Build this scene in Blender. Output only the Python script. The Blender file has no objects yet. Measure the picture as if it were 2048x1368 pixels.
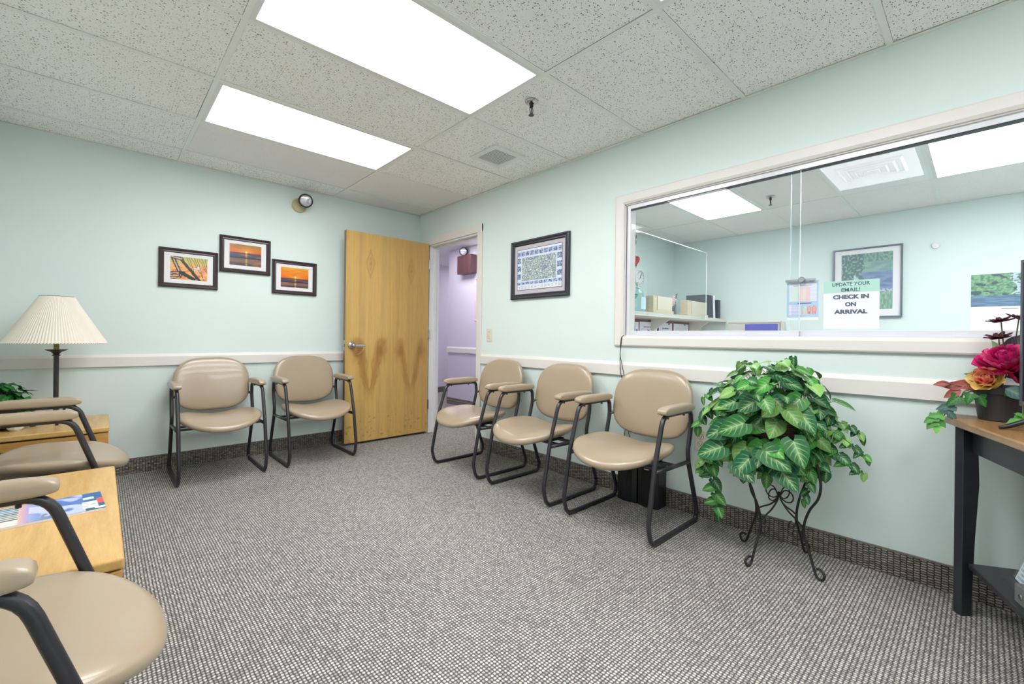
import bpy, math, random
from mathutils import Vector, Matrix, noise

S = bpy.context.scene
COL = S.collection
PI = math.pi
H = 2.386                      # ceiling height

# ------------------------------------------------------------------ camera
yaw, roll = 0.830968, 0.0117027
f_px, cx, cy = 879.04, 1003.09, 673.98
F = Vector((math.cos(yaw), math.sin(yaw), 0))
r0 = Vector((math.sin(yaw), -math.cos(yaw), 0)); u0 = Vector((0, 0, 1))
rgt = r0 * math.cos(roll) + u0 * math.sin(roll)
up = -r0 * math.sin(roll) + u0 * math.cos(roll)
cam_d = bpy.data.cameras.new('camera')
cam = bpy.data.objects.new('camera', cam_d); COL.objects.link(cam)
M = Matrix((rgt, up, -F)).transposed().to_4x4()
M.translation = Vector((-2.6344, -4.2604, 1.0479))
cam.matrix_world = M
cam_d.sensor_width = 36.0
cam_d.lens = f_px / 2048 * 36
cam_d.shift_x = (1024 - cx) / 2048
cam_d.shift_y = (cy - 684) / 2048
cam_d.clip_start = 0.02
S.camera = cam

# ------------------------------------------------------------------ world, exposure
w = bpy.data.worlds.new('world'); S.world = w; w.use_nodes = True
w.node_tree.nodes['Background'].inputs[0].default_value = (0.8, 0.85, 0.9, 1)
w.node_tree.nodes['Background'].inputs[1].default_value = 0.3
S.view_settings.view_transform = 'Standard'
S.view_settings.look = 'None'
S.view_settings.gamma = 1
S.view_settings.use_curve_mapping = False
S.view_settings.exposure = 0.62
ROOM_LIGHT = 8.6
OFFICE_LIGHT = 9.0
CORRIDOR_LIGHT = 8.0

# ------------------------------------------------------------------ colour helpers
def lin(c):
    return tuple((x / 12.92 if x <= 0.04045 else ((x + 0.055) / 1.055) ** 2.4) for x in c)
def C8(r, g, b): return lin((r / 255, g / 255, b / 255)) + (1.0,)
def mixc(a, b, t):
    t = max(0, min(1, t)); return tuple(a[i] * (1 - t) + b[i] * t for i in range(3))
def sstep(a, b, x):
    t = max(0, min(1, (x - a) / (b - a))); return t * t * (3 - 2 * t)

# ------------------------------------------------------------------ material helpers
class NT:
    def __init__(s, name):
        s.m = bpy.data.materials.new(name); s.m.use_nodes = True
        s.t = s.m.node_tree; s.b = s.t.nodes['Principled BSDF']
    def n(s, typ, ins=None, **props):
        nd = s.t.nodes.new(typ)
        for k, v in props.items(): setattr(nd, k, v)
        if ins:
            for k, v in ins.items(): s.put(nd.inputs[k], v)
        return nd
    def put(s, inp, v):
        if isinstance(v, bpy.types.NodeSocket): s.t.links.new(v, inp)
        elif isinstance(v, bpy.types.Node): s.t.links.new(v.outputs[0], inp)
        else: inp.default_value = v
    def math(s, op, a, b=0.0, c=None):
        nd = s.n('ShaderNodeMath', operation=op); s.put(nd.inputs[0], a); s.put(nd.inputs[1], b)
        if c is not None: s.put(nd.inputs[2], c)
        return nd.outputs[0]
    def mix(s, f, a, b):
        nd = s.n('ShaderNodeMix', data_type='RGBA')
        s.put(nd.inputs[0], f); s.put(nd.inputs[6], a); s.put(nd.inputs[7], b)
        return nd.outputs[2]
    def mul(s, a, b, f=1.0):
        nd = s.n('ShaderNodeMix', data_type='RGBA', blend_type='MULTIPLY')
        s.put(nd.inputs[0], f); s.put(nd.inputs[6], a); s.put(nd.inputs[7], b)
        return nd.outputs[2]
    def ramp(s, f, stops):
        nd = s.n('ShaderNodeValToRGB'); s.put(nd.inputs[0], f); e = nd.color_ramp.elements
        while len(e) < len(stops): e.new(0.5)
        for i, (p, c) in enumerate(stops):
            e[i].position = p; e[i].color = c if len(c) == 4 else (*c, 1)
        return nd.outputs[0]
    def coords(s, kind='Object', scale=(1, 1, 1), rot=(0, 0, 0), loc=(0, 0, 0)):
        tc = s.n('ShaderNodeTexCoord'); mp = s.n('ShaderNodeMapping')
        s.t.links.new(tc.outputs[kind], mp.inputs[0])
        mp.inputs[1].default_value = loc; mp.inputs[2].default_value = rot; mp.inputs[3].default_value = scale
        return mp.outputs[0]
    def noise(s, vec, scale, detail=3, rough=0.5, out=0):
        nd = s.n('ShaderNodeTexNoise'); s.put(nd.inputs['Vector'], vec)
        nd.inputs['Scale'].default_value = scale; nd.inputs['Detail'].default_value = detail
        nd.inputs['Roughness'].default_value = rough
        return nd.outputs[out]
    def bump(s, h, strength=0.3, dist=0.002):
        nd = s.n('ShaderNodeBump'); s.put(nd.inputs['Height'], h)
        nd.inputs['Strength'].default_value = strength; nd.inputs['Distance'].default_value = dist
        s.t.links.new(nd.outputs[0], s.b.inputs['Normal'])
    def set(s, **k):
        for a, v in k.items():
            s.put(s.b.inputs[{'color': 'Base Color', 'rough': 'Roughness', 'metal': 'Metallic', 'spec': 'Specular IOR Level',
                              'coat': 'Coat Weight', 'coatr': 'Coat Roughness', 'trans': 'Transmission Weight', 'ior': 'IOR',
                              'alpha': 'Alpha', 'emit': 'Emission Color', 'emits': 'Emission Strength', 'sss': 'Subsurface Weight'}[a]], v)
        return s

def plain(name, c, rough=0.5, metal=0.0, spec=0.5, var=0.05, scale=8, bump=0, bscale=200, coat=0):
    """procedural: base colour gently varied by noise"""
    t = NT(name)
    v = t.noise(t.coords(), scale, 3)
    lo = tuple(x * (1 - var) for x in c[:3]) + (1,); hi = tuple(min(1, x * (1 + var)) for x in c[:3]) + (1,)
    t.set(color=t.ramp(v, [(0.3, lo), (0.7, hi)]), rough=rough, metal=metal, spec=spec, coat=coat)
    if bump: t.bump(t.noise(t.coords(), bscale, 2), bump, 0.001)
    return t.m

def emission_mat(name, c, strength, streak=False):
    t = NT(name)
    t.set(color=(0.8, 0.8, 0.8, 1), rough=0.4, emit=c, emits=strength)
    return t.m

# walls
def wall_mat(name, c):
    t = NT(name); co = t.coords()
    big = t.noise(co, 1.3, 2)
    t.set(color=t.ramp(big, [(0.3, tuple(x * 0.975 for x in c[:3]) + (1,)), (0.7, tuple(min(1, x * 1.02) for x in c[:3]) + (1,))]), rough=0.55, spec=0.3)
    t.bump(t.noise(t.coords(scale=(1, 1, 1)), 260, 3, 0.6), 0.10, 0.001)
    return t.m
M_wall = wall_mat('mint_wall_paint', C8(221, 233, 230))
M_wall_lav = wall_mat('lavender_wall_paint', C8(214, 209, 222))
M_trim = plain('cream_trim_paint', C8(228, 223, 218), 0.4, var=0.02, scale=3)
M_white = plain('white_enamel', C8(232, 232, 230), 0.35, var=0.015)
M_tbar = plain('ceiling_bar_enamel', C8(238, 239, 235), 0.45, var=0.02)
M_alu = plain('white_aluminium_track', C8(222, 222, 228), 0.3, metal=0.15, var=0.02)
M_slot = plain('track_slot_shade', C8(70, 74, 84), 0.5)

# ceiling tile with fissures
def tile_mat(name, c, dark, amount, fine=False):
    t = NT(name); co = t.coords(scale=(1.0, 1.0, 1.0))
    vor = t.n('ShaderNodeTexVoronoi', {'Vector': t.coords(scale=(0.75, 1.2, 1)), 'Scale': 118.0, 'Randomness': 1.0})
    rnd = t.n('ShaderNodeSeparateColor', {0: vor.outputs['Color']})
    size = t.math('MULTIPLY', t.math('POWER', rnd.outputs[0], 1.5), 0.37 * amount)
    pin = t.math('LESS_THAN', vor.outputs['Distance'], size)
    wob = t.noise(co, 60, 2, out=1)
    vc = t.n('ShaderNodeVectorMath', operation='MULTIPLY_ADD'); t.put(vc.inputs[0], wob); vc.inputs[1].default_value = (0.02, 0.02, 0.02); t.put(vc.inputs[2], co)
    fis = t.noise(vc.outputs[0], 150, 2, 0.6)
    fisl = t.math('GREATER_THAN', fis, 0.635 + (0.02 if fine else 0))
    msk = t.math('GREATER_THAN', t.noise(co, 38, 1), 0.42)
    fisl = t.math('MULTIPLY', t.math('MULTIPLY', fisl, msk), 0.6)
    allm = t.math('MAXIMUM', pin, fisl)
    if fine: allm = t.math('MULTIPLY', allm, 0.3)
    base = t.ramp(t.noise(co, 2.2, 3), [(0.3, tuple(x * 0.96 for x in c[:3]) + (1,)), (0.7, c)])
    t.set(color=t.mix(allm, base, dark), rough=0.9, spec=0.1)
    t.bump(t.math('MULTIPLY', allm, -1.0), 0.25, 0.002)
    return t.m
M_tile = tile_mat('fissured_ceiling_tile', C8(252, 252, 249), C8(104, 102, 94), 1.0)
M_tile2 = tile_mat('fine_ceiling_tile', C8(244, 243, 241), C8(160, 158, 150), 0.8, True)
M_tile3 = tile_mat('office_ceiling_tile', C8(248, 244, 242), C8(130, 126, 120), 0.8, True)
M_plenum = plain('dark_plenum', C8(50, 50, 46), 0.9)

# carpets: woven loops
def carpet_mat(name, light, dark, lx, ly, axes='xy', contrast=1.0, ex=(2.2, 3.0), off=0.0):
    t = NT(name); tc = t.n('ShaderNodeTexCoord'); sp = t.n('ShaderNodeSeparateXYZ', {0: tc.outputs['Object']})
    wob = t.noise(tc.outputs['Object'], 55, 2)
    if axes == 'xy': a, b = sp.outputs[0], sp.outputs[1]
    elif axes == 'xz': a, b = sp.outputs[0], sp.outputs[2]
    else: a, b = sp.outputs[1], sp.outputs[2]
    a = t.math('ADD', a, t.math('MULTIPLY', t.math('SUBTRACT', wob, 0.5), 0.006))
    u = t.math('DIVIDE', a, lx); v = t.math('DIVIDE', b, ly)
    col = t.math('FLOOR', u)
    v = t.math('ADD', v, t.math('MULTIPLY', t.math('MODULO', t.math('ABSOLUTE', col), 2.0), off))
    row = t.math('FLOOR', v)
    fu = t.math('SUBTRACT', t.math('FRACT', u), 0.5); fv = t.math('SUBTRACT', t.math('FRACT', v), 0.5)
    d = t.math('ADD', t.math('POWER', t.math('ABSOLUTE', t.math('MULTIPLY', fu, 2.0)), ex[0]), t.math('POWER', t.math('ABSOLUTE', t.math('MULTIPLY', fv, 2.0)), ex[1]))
    loop = t.math('SUBTRACT', 1.0, d); loop = t.math('MAXIMUM', loop, 0.0)
    cell = t.n('ShaderNodeCombineXYZ', {0: col, 1: row, 2: 0.0})
    wn = t.n('ShaderNodeTexWhiteNoise', {0: cell.outputs[0]}, noise_dimensions='3D')
    fib = t.noise(tc.outputs['Object'], 420, 2, 0.7)
    k = t.math('MULTIPLY', loop, t.math('ADD', 0.45, t.math('MULTIPLY', wn.outputs[0], 0.5)))
    k = t.math('ADD', k, t.math('MULTIPLY', t.math('SUBTRACT', fib, 0.5), 0.9 * contrast))
    big = t.noise(tc.outputs['Object'], 0.9, 2)
    k = t.math('ADD', k, t.math('MULTIPLY', t.math('SUBTRACT', big, 0.5), 0.12))
    mid = tuple((light[i] + dark[i]) * 0.42 for i in range(3)) + (1,)
    t.set(color=t.ramp(k, [(0.05, dark), (0.35, mid), (0.75, light)]), rough=0.95, spec=0.1)
    t.bump(t.math('ADD', loop, t.math('MULTIPLY', fib, 0.5)), 0.6, 0.004)
    return t.m
M_carpet = carpet_mat('looped_grey_carpet', C8(219, 215, 208), C8(86, 83, 79), 0.0112, 0.0130, 'xy', 1.3, (2.0, 2.2), 0.12)
M_base = carpet_mat('carpet_base_back', C8(168, 160, 150), C8(52, 49, 47), 0.0165, 0.0105, 'xz', 1.0, (7.0, 1.5), 0.5)
M_baseR = carpet_mat('carpet_base_right', C8(168, 160, 150), C8(52, 49, 47), 0.0215, 0.0105, 'yz', 1.0, (8.0, 1.4), 0.5)
M_basecap = plain('grey_base_binding', C8(118, 112, 106), 0.7)

M_vinyl = plain('tan_vinyl', C8(168, 149, 125), 0.30, var=0.03, scale=5, bump=0.04, bscale=420, spec=0.7, coat=0.2)
M_steel = plain('black_tube_steel', C8(43, 41, 46), 0.33, var=0.05, spec=0.6)
M_black = plain('black_plastic', C8(30, 31, 34), 0.35)
M_bolt = plain('dark_bolt', C8(60, 58, 60), 0.3, metal=0.8)
M_chrome = plain('brushed_chrome', C8(190, 190, 195), 0.22, metal=1.0)
M_iron = plain('black_wrought_iron', C8(30, 29, 29), 0.45, bump=0.1)
M_plate = plain('ivory_plate', C8(222, 214, 196), 0.4, var=0.01)
M_shade = plain('cream_pleated_fabric', C8(232, 222, 208), 0.8, var=0.02)
M_lampmetal = plain('bronze_black_metal', C8(52, 46, 46), 0.45, bump=0.05)
M_brass = plain('brass_socket', C8(150, 128, 60), 0.35, metal=0.6)
M_mat_white = plain('white_mat_board', C8(232, 230, 232), 0.7, var=0.01)
M_mat_grey = plain('grey_mat_board', C8(196, 190, 194), 0.7, var=0.01)
M_frame_dark = plain('dark_mahogany_frame', C8(58, 44, 48), 0.3, var=0.1)
M_frame_black = plain('black_beaded_frame', C8(42, 44, 52), 0.35, var=0.1)
M_frame_grey = plain('grey_metal_frame', C8(120, 128, 138), 0.3, metal=0.6)
M_paper = plain('white_paper', C8(238, 238, 243), 0.6, var=0.01)
M_ink = plain('blue_grey_ink', C8(84, 96, 116), 0.6)
M_mintband = plain('mint_paper_band', C8(178, 218, 206), 0.6, var=0.01)
M_beige = plain('beige_plastic', C8(222, 206, 188), 0.5, var=0.02)
M_laminate = plain('light_grey_laminate', C8(214, 210, 202), 0.5, var=0.02)
M_burg = plain('burgundy_board', C8(112, 66, 78), 0.8)
M_purple = plain('violet_card', C8(104, 104, 196), 0.6)
M_navy = plain('dark_navy_binder', C8(52, 56, 72), 0.5)
M_red = plain('red_plastic', C8(205, 40, 60), 0.4)
M_grey_dev = plain('silver_grey_plastic', C8(120, 120, 122), 0.3)
M_soil = plain('dark_moss', C8(60, 55, 40), 0.9, bump=0.5, bscale=80)
M_stem = plain('brown_green_stem', C8(88, 84, 52), 0.6)
M_tan_metal = plain('beige_painted_metal', C8(190, 178, 138), 0.4)

def wood_mat(name, light, dark, axis='x', scale=1.0, rough=0.35, coat=0.2):
    t = NT(name)
    sc = {'x': (1.2, 14, 14), 'y': (14, 1.2, 14), 'z': (14, 14, 1.2)}[axis]
    co = t.coords(scale=tuple(q * scale for q in sc))
    g = t.noise(co, 3.0, 5, 0.6); g2 = t.noise(t.coords(scale=tuple(q * scale * 6 for q in sc)), 3.0, 3, 0.6)
    k = t.math('ADD', t.math('MULTIPLY', g, 0.7), t.math('MULTIPLY', g2, 0.3))
    t.set(color=t.ramp(k, [(0.32, dark), (0.62, light)]), rough=rough, coat=coat, coatr=0.15)
    return t.m
M_oak = wood_mat('honey_oak_laminate', C8(222, 180, 112), C8(200, 154, 88), 'y')
M_oakx = wood_mat('honey_oak_laminate_edge', C8(208, 158, 86), C8(182, 130, 62), 'x')
M_pine = wood_mat('golden_pine_top', C8(170, 128, 80), C8(134, 94, 54), 'x')
M_blkwood = plain('black_painted_wood', C8(46, 47, 52), 0.38, var=0.15, scale=20)
M_walnut = wood_mat('walnut_veneer_case', C8(98, 66, 66), C8(62, 38, 42), 'z')
M_blockwood = wood_mat('pale_wood', C8(226, 206, 178), C8(206, 180, 148), 'x')

def attr_mat(name, rough=0.5, grain=None, spec=0.4, coat=0):
    t = NT(name)
    a = t.n('ShaderNodeAttribute', attribute_name='Col')
    col = a.outputs[0]
    if grain:
        k = t.noise(t.coords(scale=grain), 4.0, 5, 0.62)
        g = t.ramp(k, [(0.3, (0.86, 0.84, 0.78, 1)), (0.7, (1, 1, 1, 1))]); col = t.mul(col, g)
    t.set(color=col, rough=rough, spec=spec, coat=coat, coatr=0.12)
    return t.m
M_print = attr_mat('printed_picture', 0.25)
M_paperprint = attr_mat('printed_paper', 0.5)
M_doorwood = attr_mat('birch_veneer', 0.32, grain=(26, 26, 1.6), coat=0.25)
M_petal = attr_mat('fabric_petal', 0.65)

def glass_mat(name, tint, refl=1.0, rough=0.0):
    t = NT(name); t.t.nodes.remove(t.b)
    tr = t.n('ShaderNodeBsdfTransparent', {0: tint}); gl = t.n('ShaderNodeBsdfGlossy', {0: (1, 1, 1, 1), 'Roughness': rough})
    fr = t.n('ShaderNodeFresnel', {0: 1.45}); mx = t.n('ShaderNodeMixShader')
    geo = t.n('ShaderNodeNewGeometry')
    t.t.links.new(t.math('MULTIPLY', t.math('MULTIPLY', fr.outputs[0], refl), t.math('SUBTRACT', 1.0, geo.outputs['Backfacing'])), mx.inputs[0])
    t.t.links.new(tr.outputs[0], mx.inputs[1]); t.t.links.new(gl.outputs[0], mx.inputs[2])
    t.t.links.new(mx.outputs[0], t.t.nodes['Material Output'].inputs[0])
    return t.m
M_glass = glass_mat('window_glass', (0.97, 0.985, 0.985, 1), 0.8)
M_glassedge = plain('glass_edge', C8(225, 235, 238), 0.2)
M_plexi = glass_mat('clear_plexiglass', (0.95, 0.975, 0.97, 1), 0.9)

# leaves: UV driven veins, tinted by colour attribute
def leaf_mat(name, vein, strength):
    t = NT(name)
    uv = t.n('ShaderNodeUVMap'); sp = t.n('ShaderNodeSeparateXYZ', {0: uv.outputs[0]})
    s = t.math('ABSOLUTE', t.math('MULTIPLY', t.math('SUBTRACT', sp.outputs[0], 0.5), 2.0)); tt = sp.outputs[1]
    centre = t.math('SUBTRACT', 1.0, t.math('MULTIPLY', s, 9.0)); centre = t.math('MAXIMUM', centre, 0.0)
    ph = t.math('SUBTRACT', tt, t.math('MULTIPLY', s, 0.38))
    lat = t.math('SINE', t.math('MULTIPLY', ph, 34.0)); lat = t.math('GREATER_THAN', lat, 0.80)
    lat = t.math('MULTIPLY', lat, t.math('MAXIMUM', t.math('SUBTRACT', 0.95, t.math('MULTIPLY', s, 1.05)), 0.0))
    pale_centre = t.math('MAXIMUM', t.math('SUBTRACT', 0.50, t.math('MULTIPLY', s, 1.35)), 0.0)  # pale variegation fading out from the midrib
    pale_centre = t.math('MULTIPLY', pale_centre, t.math('SUBTRACT', 1.0, t.math('POWER', t.math('ABSOLUTE', t.math('SUBTRACT', t.math('MULTIPLY', tt, 2.0), 0.8)), 1.5)))
    pale_centre = t.math('MAXIMUM', pale_centre, 0.0)
    k = t.math('MAXIMUM', t.math('MAXIMUM', t.math('MULTIPLY', centre, 0.9), t.math('MULTIPLY', lat, 0.8)), pale_centre)
    k = t.math('MINIMUM', t.math('MULTIPLY', k, strength), 1.0)
    a = t.n('ShaderNodeAttribute', attribute_name='Col')
    t.set(color=t.mix(k, a.outputs[0], vein), rough=0.45, spec=0.3)
    return t.m
M_leaf = leaf_mat('variegated_leaf', C8(176, 208, 150), 0.9)
M_ivy = leaf_mat('ivy_leaf', C8(150, 190, 130), 0.35)

def wicker_mat(name, c1, c2):
    t = NT(name)
    tc = t.n('ShaderNodeTexCoord'); sp = t.n('ShaderNodeSeparateXYZ', {0: tc.outputs['Object']})
    k = t.math('SINE', t.math('MULTIPLY', sp.outputs[2], 700.0))
    k = t.math('ADD', t.math('MULTIPLY', k, 0.35), t.noise(tc.outputs['Object'], 60, 2))
    t.set(color=t.ramp(k, [(0.2, c1), (0.9, c2)]), rough=0.6); t.bump(k, 0.6, 0.003)
    return t.m
M_wicker = wicker_mat('dark_wicker', C8(34, 24, 24), C8(104, 78, 66))

# ------------------------------------------------------------------ mesh helpers
class MB:
    def __init__(s): s.v = []; s.f = []; s.c = []; s.uv = []; s.mi = []; s.cur = 0
    def add(s, vs, fs, col=None, uvs=None):
        o = len(s.v); s.v += [tuple(q) for q in vs]
        s.f += [tuple(i + o for i in q) for q in fs]; s.mi += [s.cur] * len(fs)
        s.c += (col if isinstance(col, list) else [col or (1, 1, 1)] * len(vs))
        s.uv += uvs or [(0, 0)] * len(vs)
        return s
    def box(s, x0, x1, y0, y1, z0, z1, R=None):
        x0, x1 = min(x0, x1), max(x0, x1); y0, y1 = min(y0, y1), max(y0, y1); z0, z1 = min(z0, z1), max(z0, z1)
        vs = [Vector(p) for p in [(x0, y0, z0), (x1, y0, z0), (x1, y1, z0), (x0, y1, z0), (x0, y0, z1), (x1, y0, z1), (x1, y1, z1), (x0, y1, z1)]]
        if R: vs = [R @ v for v in vs]
        return s.add(vs, [(0, 3, 2, 1), (4, 5, 6, 7), (0, 1, 5, 4), (1, 2, 6, 5), (2, 3, 7, 6), (3, 0, 4, 7)])
    def tube(s, pts, r, n=10, closed=False, cap=True):
        P = [Vector(p) for p in pts]; m = len(P)
        rr = r if isinstance(r, (list, tuple)) else [r] * m
        prev = None; rings = []
        for i in range(m):
            if closed: t = P[(i + 1) % m] - P[i - 1]
            else: t = P[min(i + 1, m - 1)] - P[max(i - 1, 0)]
            t.normalize()
            if prev is None:
                a = Vector((0, 0, 1)) if abs(t.z) < 0.9 else Vector((1, 0, 0))
                nrm = t.cross(a).normalized()
            else:
                nrm = prev - t * prev.dot(t)
                if nrm.length < 1e-6: nrm = t.orthogonal()
                nrm.normalize()
            prev = nrm; b = t.cross(nrm)
            rings.append([P[i] + (nrm * math.cos(2 * PI * k / n) + b * math.sin(2 * PI * k / n)) * rr[i] for k in range(n)])
        vs = [q for R_ in rings for q in R_]; fs = []
        for i in range(m if closed else m - 1):
            j = (i + 1) % m
            for k in range(n):
                k2 = (k + 1) % n; fs.append((i * n + k, i * n + k2, j * n + k2, j * n + k))
        if cap and not closed:
            fs.append(tuple(range(n - 1, -1, -1))); fs.append(tuple((m - 1) * n + k for k in range(n)))
        return s.add(vs, fs)
    def lathe(s, prof, c=(0, 0, 0), n=32, cap=True, R=None, pleat=0, pn=0):
        vs = []; fs = []
        for (r, z) in prof:
            for k in range(n):
                a = 2 * PI * k / n; q = r
                if pleat: q = r * (1 + pleat * (1 if k % 2 else -1))
                v = Vector((q * math.cos(a), q * math.sin(a), z))
                if R: v = R @ v
                vs.append(v + Vector(c))
        m = len(prof)
        for i in range(m - 1):
            for k in range(n):
                k2 = (k + 1) % n; fs.append((i * n + k, i * n + k2, (i + 1) * n + k2, (i + 1) * n + k))
        if cap:
            fs.append(tuple(range(n - 1, -1, -1))); fs.append(tuple((m - 1) * n + k for k in range(n)))
        return s.add(vs, fs)
    def prism(s, poly, a0, a1, axis='z'):
        """poly in the two other axes, extruded along axis"""
        def mk(p, a):
            return {'z': (p[0], p[1], a), 'y': (p[0], a, p[1]), 'x': (a, p[0], p[1])}[axis]
        n = len(poly); vs = [mk(p, a0) for p in poly] + [mk(p, a1) for p in poly]
        fs = [tuple(range(n - 1, -1, -1)), tuple(range(n, 2 * n))] + [(i, (i + 1) % n, n + (i + 1) % n, n + i) for i in range(n)]
        return s.add(vs, fs)
    def sellip(s, c, abc, e_h=0.7, e_v=0.6, nu=40, nv=16, warp=None, ax=(0, 1, 2)):
        """superellipsoid; ax maps local (a,b horizontal, c vertical) onto world axes"""
        def sp(v, e): return math.copysign(abs(v) ** e, v)
        vs = []; fs = []
        for j in range(nv + 1):
            ph = -PI / 2 + PI * j / nv
            for i in range(nu):
                th = 2 * PI * i / nu
                l = (abc[0] * sp(math.cos(ph), e_v) * sp(math.cos(th), e_h), abc[1] * sp(math.cos(ph), e_v) * sp(math.sin(th), e_h), abc[2] * sp(math.sin(ph), e_v))
                if warp: l = warp(l)
                q = [0, 0, 0]
                for k in range(3): q[ax[k]] = l[k] + c[ax[k]]
                vs.append(q)
        for j in range(nv):
            for i in range(nu):
                i2 = (i + 1) % nu; fs.append((j * nu + i, j * nu + i2, (j + 1) * nu + i2, (j + 1) * nu + i))
        return s.add(vs, fs)
    def grid(s, fn, nx, ny, colfn=None):
        vs = []; cs = []; uvs = []
        for j in range(ny + 1):
            for i in range(nx + 1):
                u, v = i / nx, j / ny; vs.append(fn(u, v)); cs.append(colfn(u, v) if colfn else (1, 1, 1)); uvs.append((u, v))
        fs = [(j * (nx + 1) + i, j * (nx + 1) + i + 1, (j + 1) * (nx + 1) + i + 1, (j + 1) * (nx + 1) + i) for j in range(ny) for i in range(nx)]
        return s.add(vs, fs, cs, uvs)
    def build(s, name, mat, parent=None, smooth=False, bevel=0, bseg=2, loc=None, rot=None, fix=False, thick=0):
        me = bpy.data.meshes.new(name); me.from_pydata(s.v, [], s.f); me.update()
        mats = mat if isinstance(mat, (list, tuple)) else [mat]
        for q in mats: me.materials.append(q)
        if len(mats) > 1: me.polygons.foreach_set('material_index', s.mi)
        ca = me.color_attributes.new('Col', 'FLOAT_COLOR', 'POINT')
        flat = []
        for c in s.c: flat += [c[0], c[1], c[2], 1.0]
        ca.data.foreach_set('color', flat)
        ul = me.uv_layers.new(name='UVMap'); li = [0] * len(me.loops); me.loops.foreach_get('vertex_index', li)
        uu = []
        for i in li: uu += [s.uv[i][0], s.uv[i][1]]
        ul.data.foreach_set('uv', uu)
        if smooth: me.polygons.foreach_set('use_smooth', [True] * len(me.polygons))
        if fix:
            import bmesh
            bm = bmesh.new(); bm.from_mesh(me); bmesh.ops.remove_doubles(bm, verts=bm.verts, dist=1e-5)
            bmesh.ops.recalc_face_normals(bm, faces=bm.faces); bm.to_mesh(me); bm.free()
        o = bpy.data.objects.new(name, me); COL.objects.link(o)
        if parent: o.parent = parent
        if loc: o.location = loc
        if rot: o.rotation_euler = rot
        if thick:
            m = o.modifiers.new('solid', 'SOLIDIFY'); m.thickness = thick; m.offset = 0
        if bevel:
            m = o.modifiers.new('bevel', 'BEVEL'); m.width = bevel; m.segments = bseg; m.limit_method = 'ANGLE'
            m.angle_limit = math.radians(40)
            me.polygons.foreach_set('use_smooth', [True] * len(me.polygons))
            try: m.harden_normals = True
            except Exception: pass
        return o

def tag(o, label, cat, group=None, kind=None):
    if label: o['label'] = label
    if cat: o['category'] = cat
    if group: o['group'] = group
    if kind: o['kind'] = kind
    return o
def thing(name, label, cat, loc=(0, 0, 0), rz=0, group=None):
    o = bpy.data.objects.new(name, None); COL.objects.link(o); o.empty_display_size = 0.05
    o.location = loc; o.rotation_euler = (0, 0, rz)
    return tag(o, label, cat, group)
def struct(o): o['kind'] = 'structure'; return o
def copy_tree(o, parent=None):
    c = o.copy(); COL.objects.link(c); c.parent = parent
    for ch in list(o.children): copy_tree(ch, c)
    return c
def fillet(pts, r, n=6, closed=False):
    """round the corners of a polyline"""
    P = [Vector(p) for p in pts]; m = len(P); out = []
    for i in range(m):
        if not closed and i in (0, m - 1): out.append(P[i]); continue
        a, b, c = P[i - 1], P[i], P[(i + 1) % m]
        rr = r[i] if isinstance(r, (list, tuple)) else r
        d1 = (a - b); d2 = (c - b); k = min(rr, d1.length * 0.49, d2.length * 0.49)
        p1 = b + d1.normalized() * k; p2 = b + d2.normalized() * k
        for j in range(n + 1):
            t = j / n; out.append(p1 * (1 - t) ** 2 + b * 2 * t * (1 - t) + p2 * t * t)
    return out
def spline(pts, n=8):
    """Catmull-Rom"""
    P = [Vector(p) for p in pts]; out = []
    for i in range(len(P) - 1):
        p0 = P[max(i - 1, 0)]; p1 = P[i]; p2 = P[i + 1]; p3 = P[min(i + 2, len(P) - 1)]
        for j in range(n):
            t = j / n
            out.append(0.5 * ((2 * p1) + (-p0 + p2) * t + (2 * p0 - 5 * p1 + 4 * p2 - p3) * t * t + (-p0 + 3 * p1 - 3 * p2 + p3) * t ** 3))
    out.append(P[-1]); return out
def text_obj(name, body, size, mat, parent=None, loc=(0, 0, 0), rot=(PI / 2, 0, 0), bold=0.0, sx=1.0, align='CENTER', ext=0.0003, shear=0, width=None):
    cu = bpy.data.curves.new(name, 'FONT'); cu.body = body; cu.size = size; cu.align_x = align; cu.offset = bold; cu.extrude = ext; cu.shear = shear
    cu.space_line = 1.0; cu.resolution_u = 3
    tmp = bpy.data.objects.new(name + '_c', cu); COL.objects.link(tmp)
    bpy.context.view_layer.update()
    dg = bpy.context.evaluated_depsgraph_get()
    me = bpy.data.meshes.new_from_object(tmp.evaluated_get(dg)); me.name = name
    bpy.data.objects.remove(tmp)
    if width:
        xs = [v.co.x for v in me.vertices]; sx = width / (max(xs) - min(xs)); m_ = (max(xs) + min(xs)) / 2
        for v in me.vertices: v.co.x -= m_
    for v in me.vertices: v.co.x *= sx
    me.materials.clear(); me.materials.append(mat)
    o = bpy.data.objects.new(name, me); COL.objects.link(o)
    if parent: o.parent = parent
    o.location = loc; o.rotation_euler = rot
    return o
def print_panel(name, w_, h_, nx, ny, fn, mat, parent, loc=(0, 0, 0), thick=0.0008):
    mb = MB(); mb.grid(lambda u, v: ((u - 0.5) * w_, 0, (v - 0.5) * h_), nx, ny, fn)
    o = mb.build(name, mat, parent, loc=loc); return o
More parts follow.
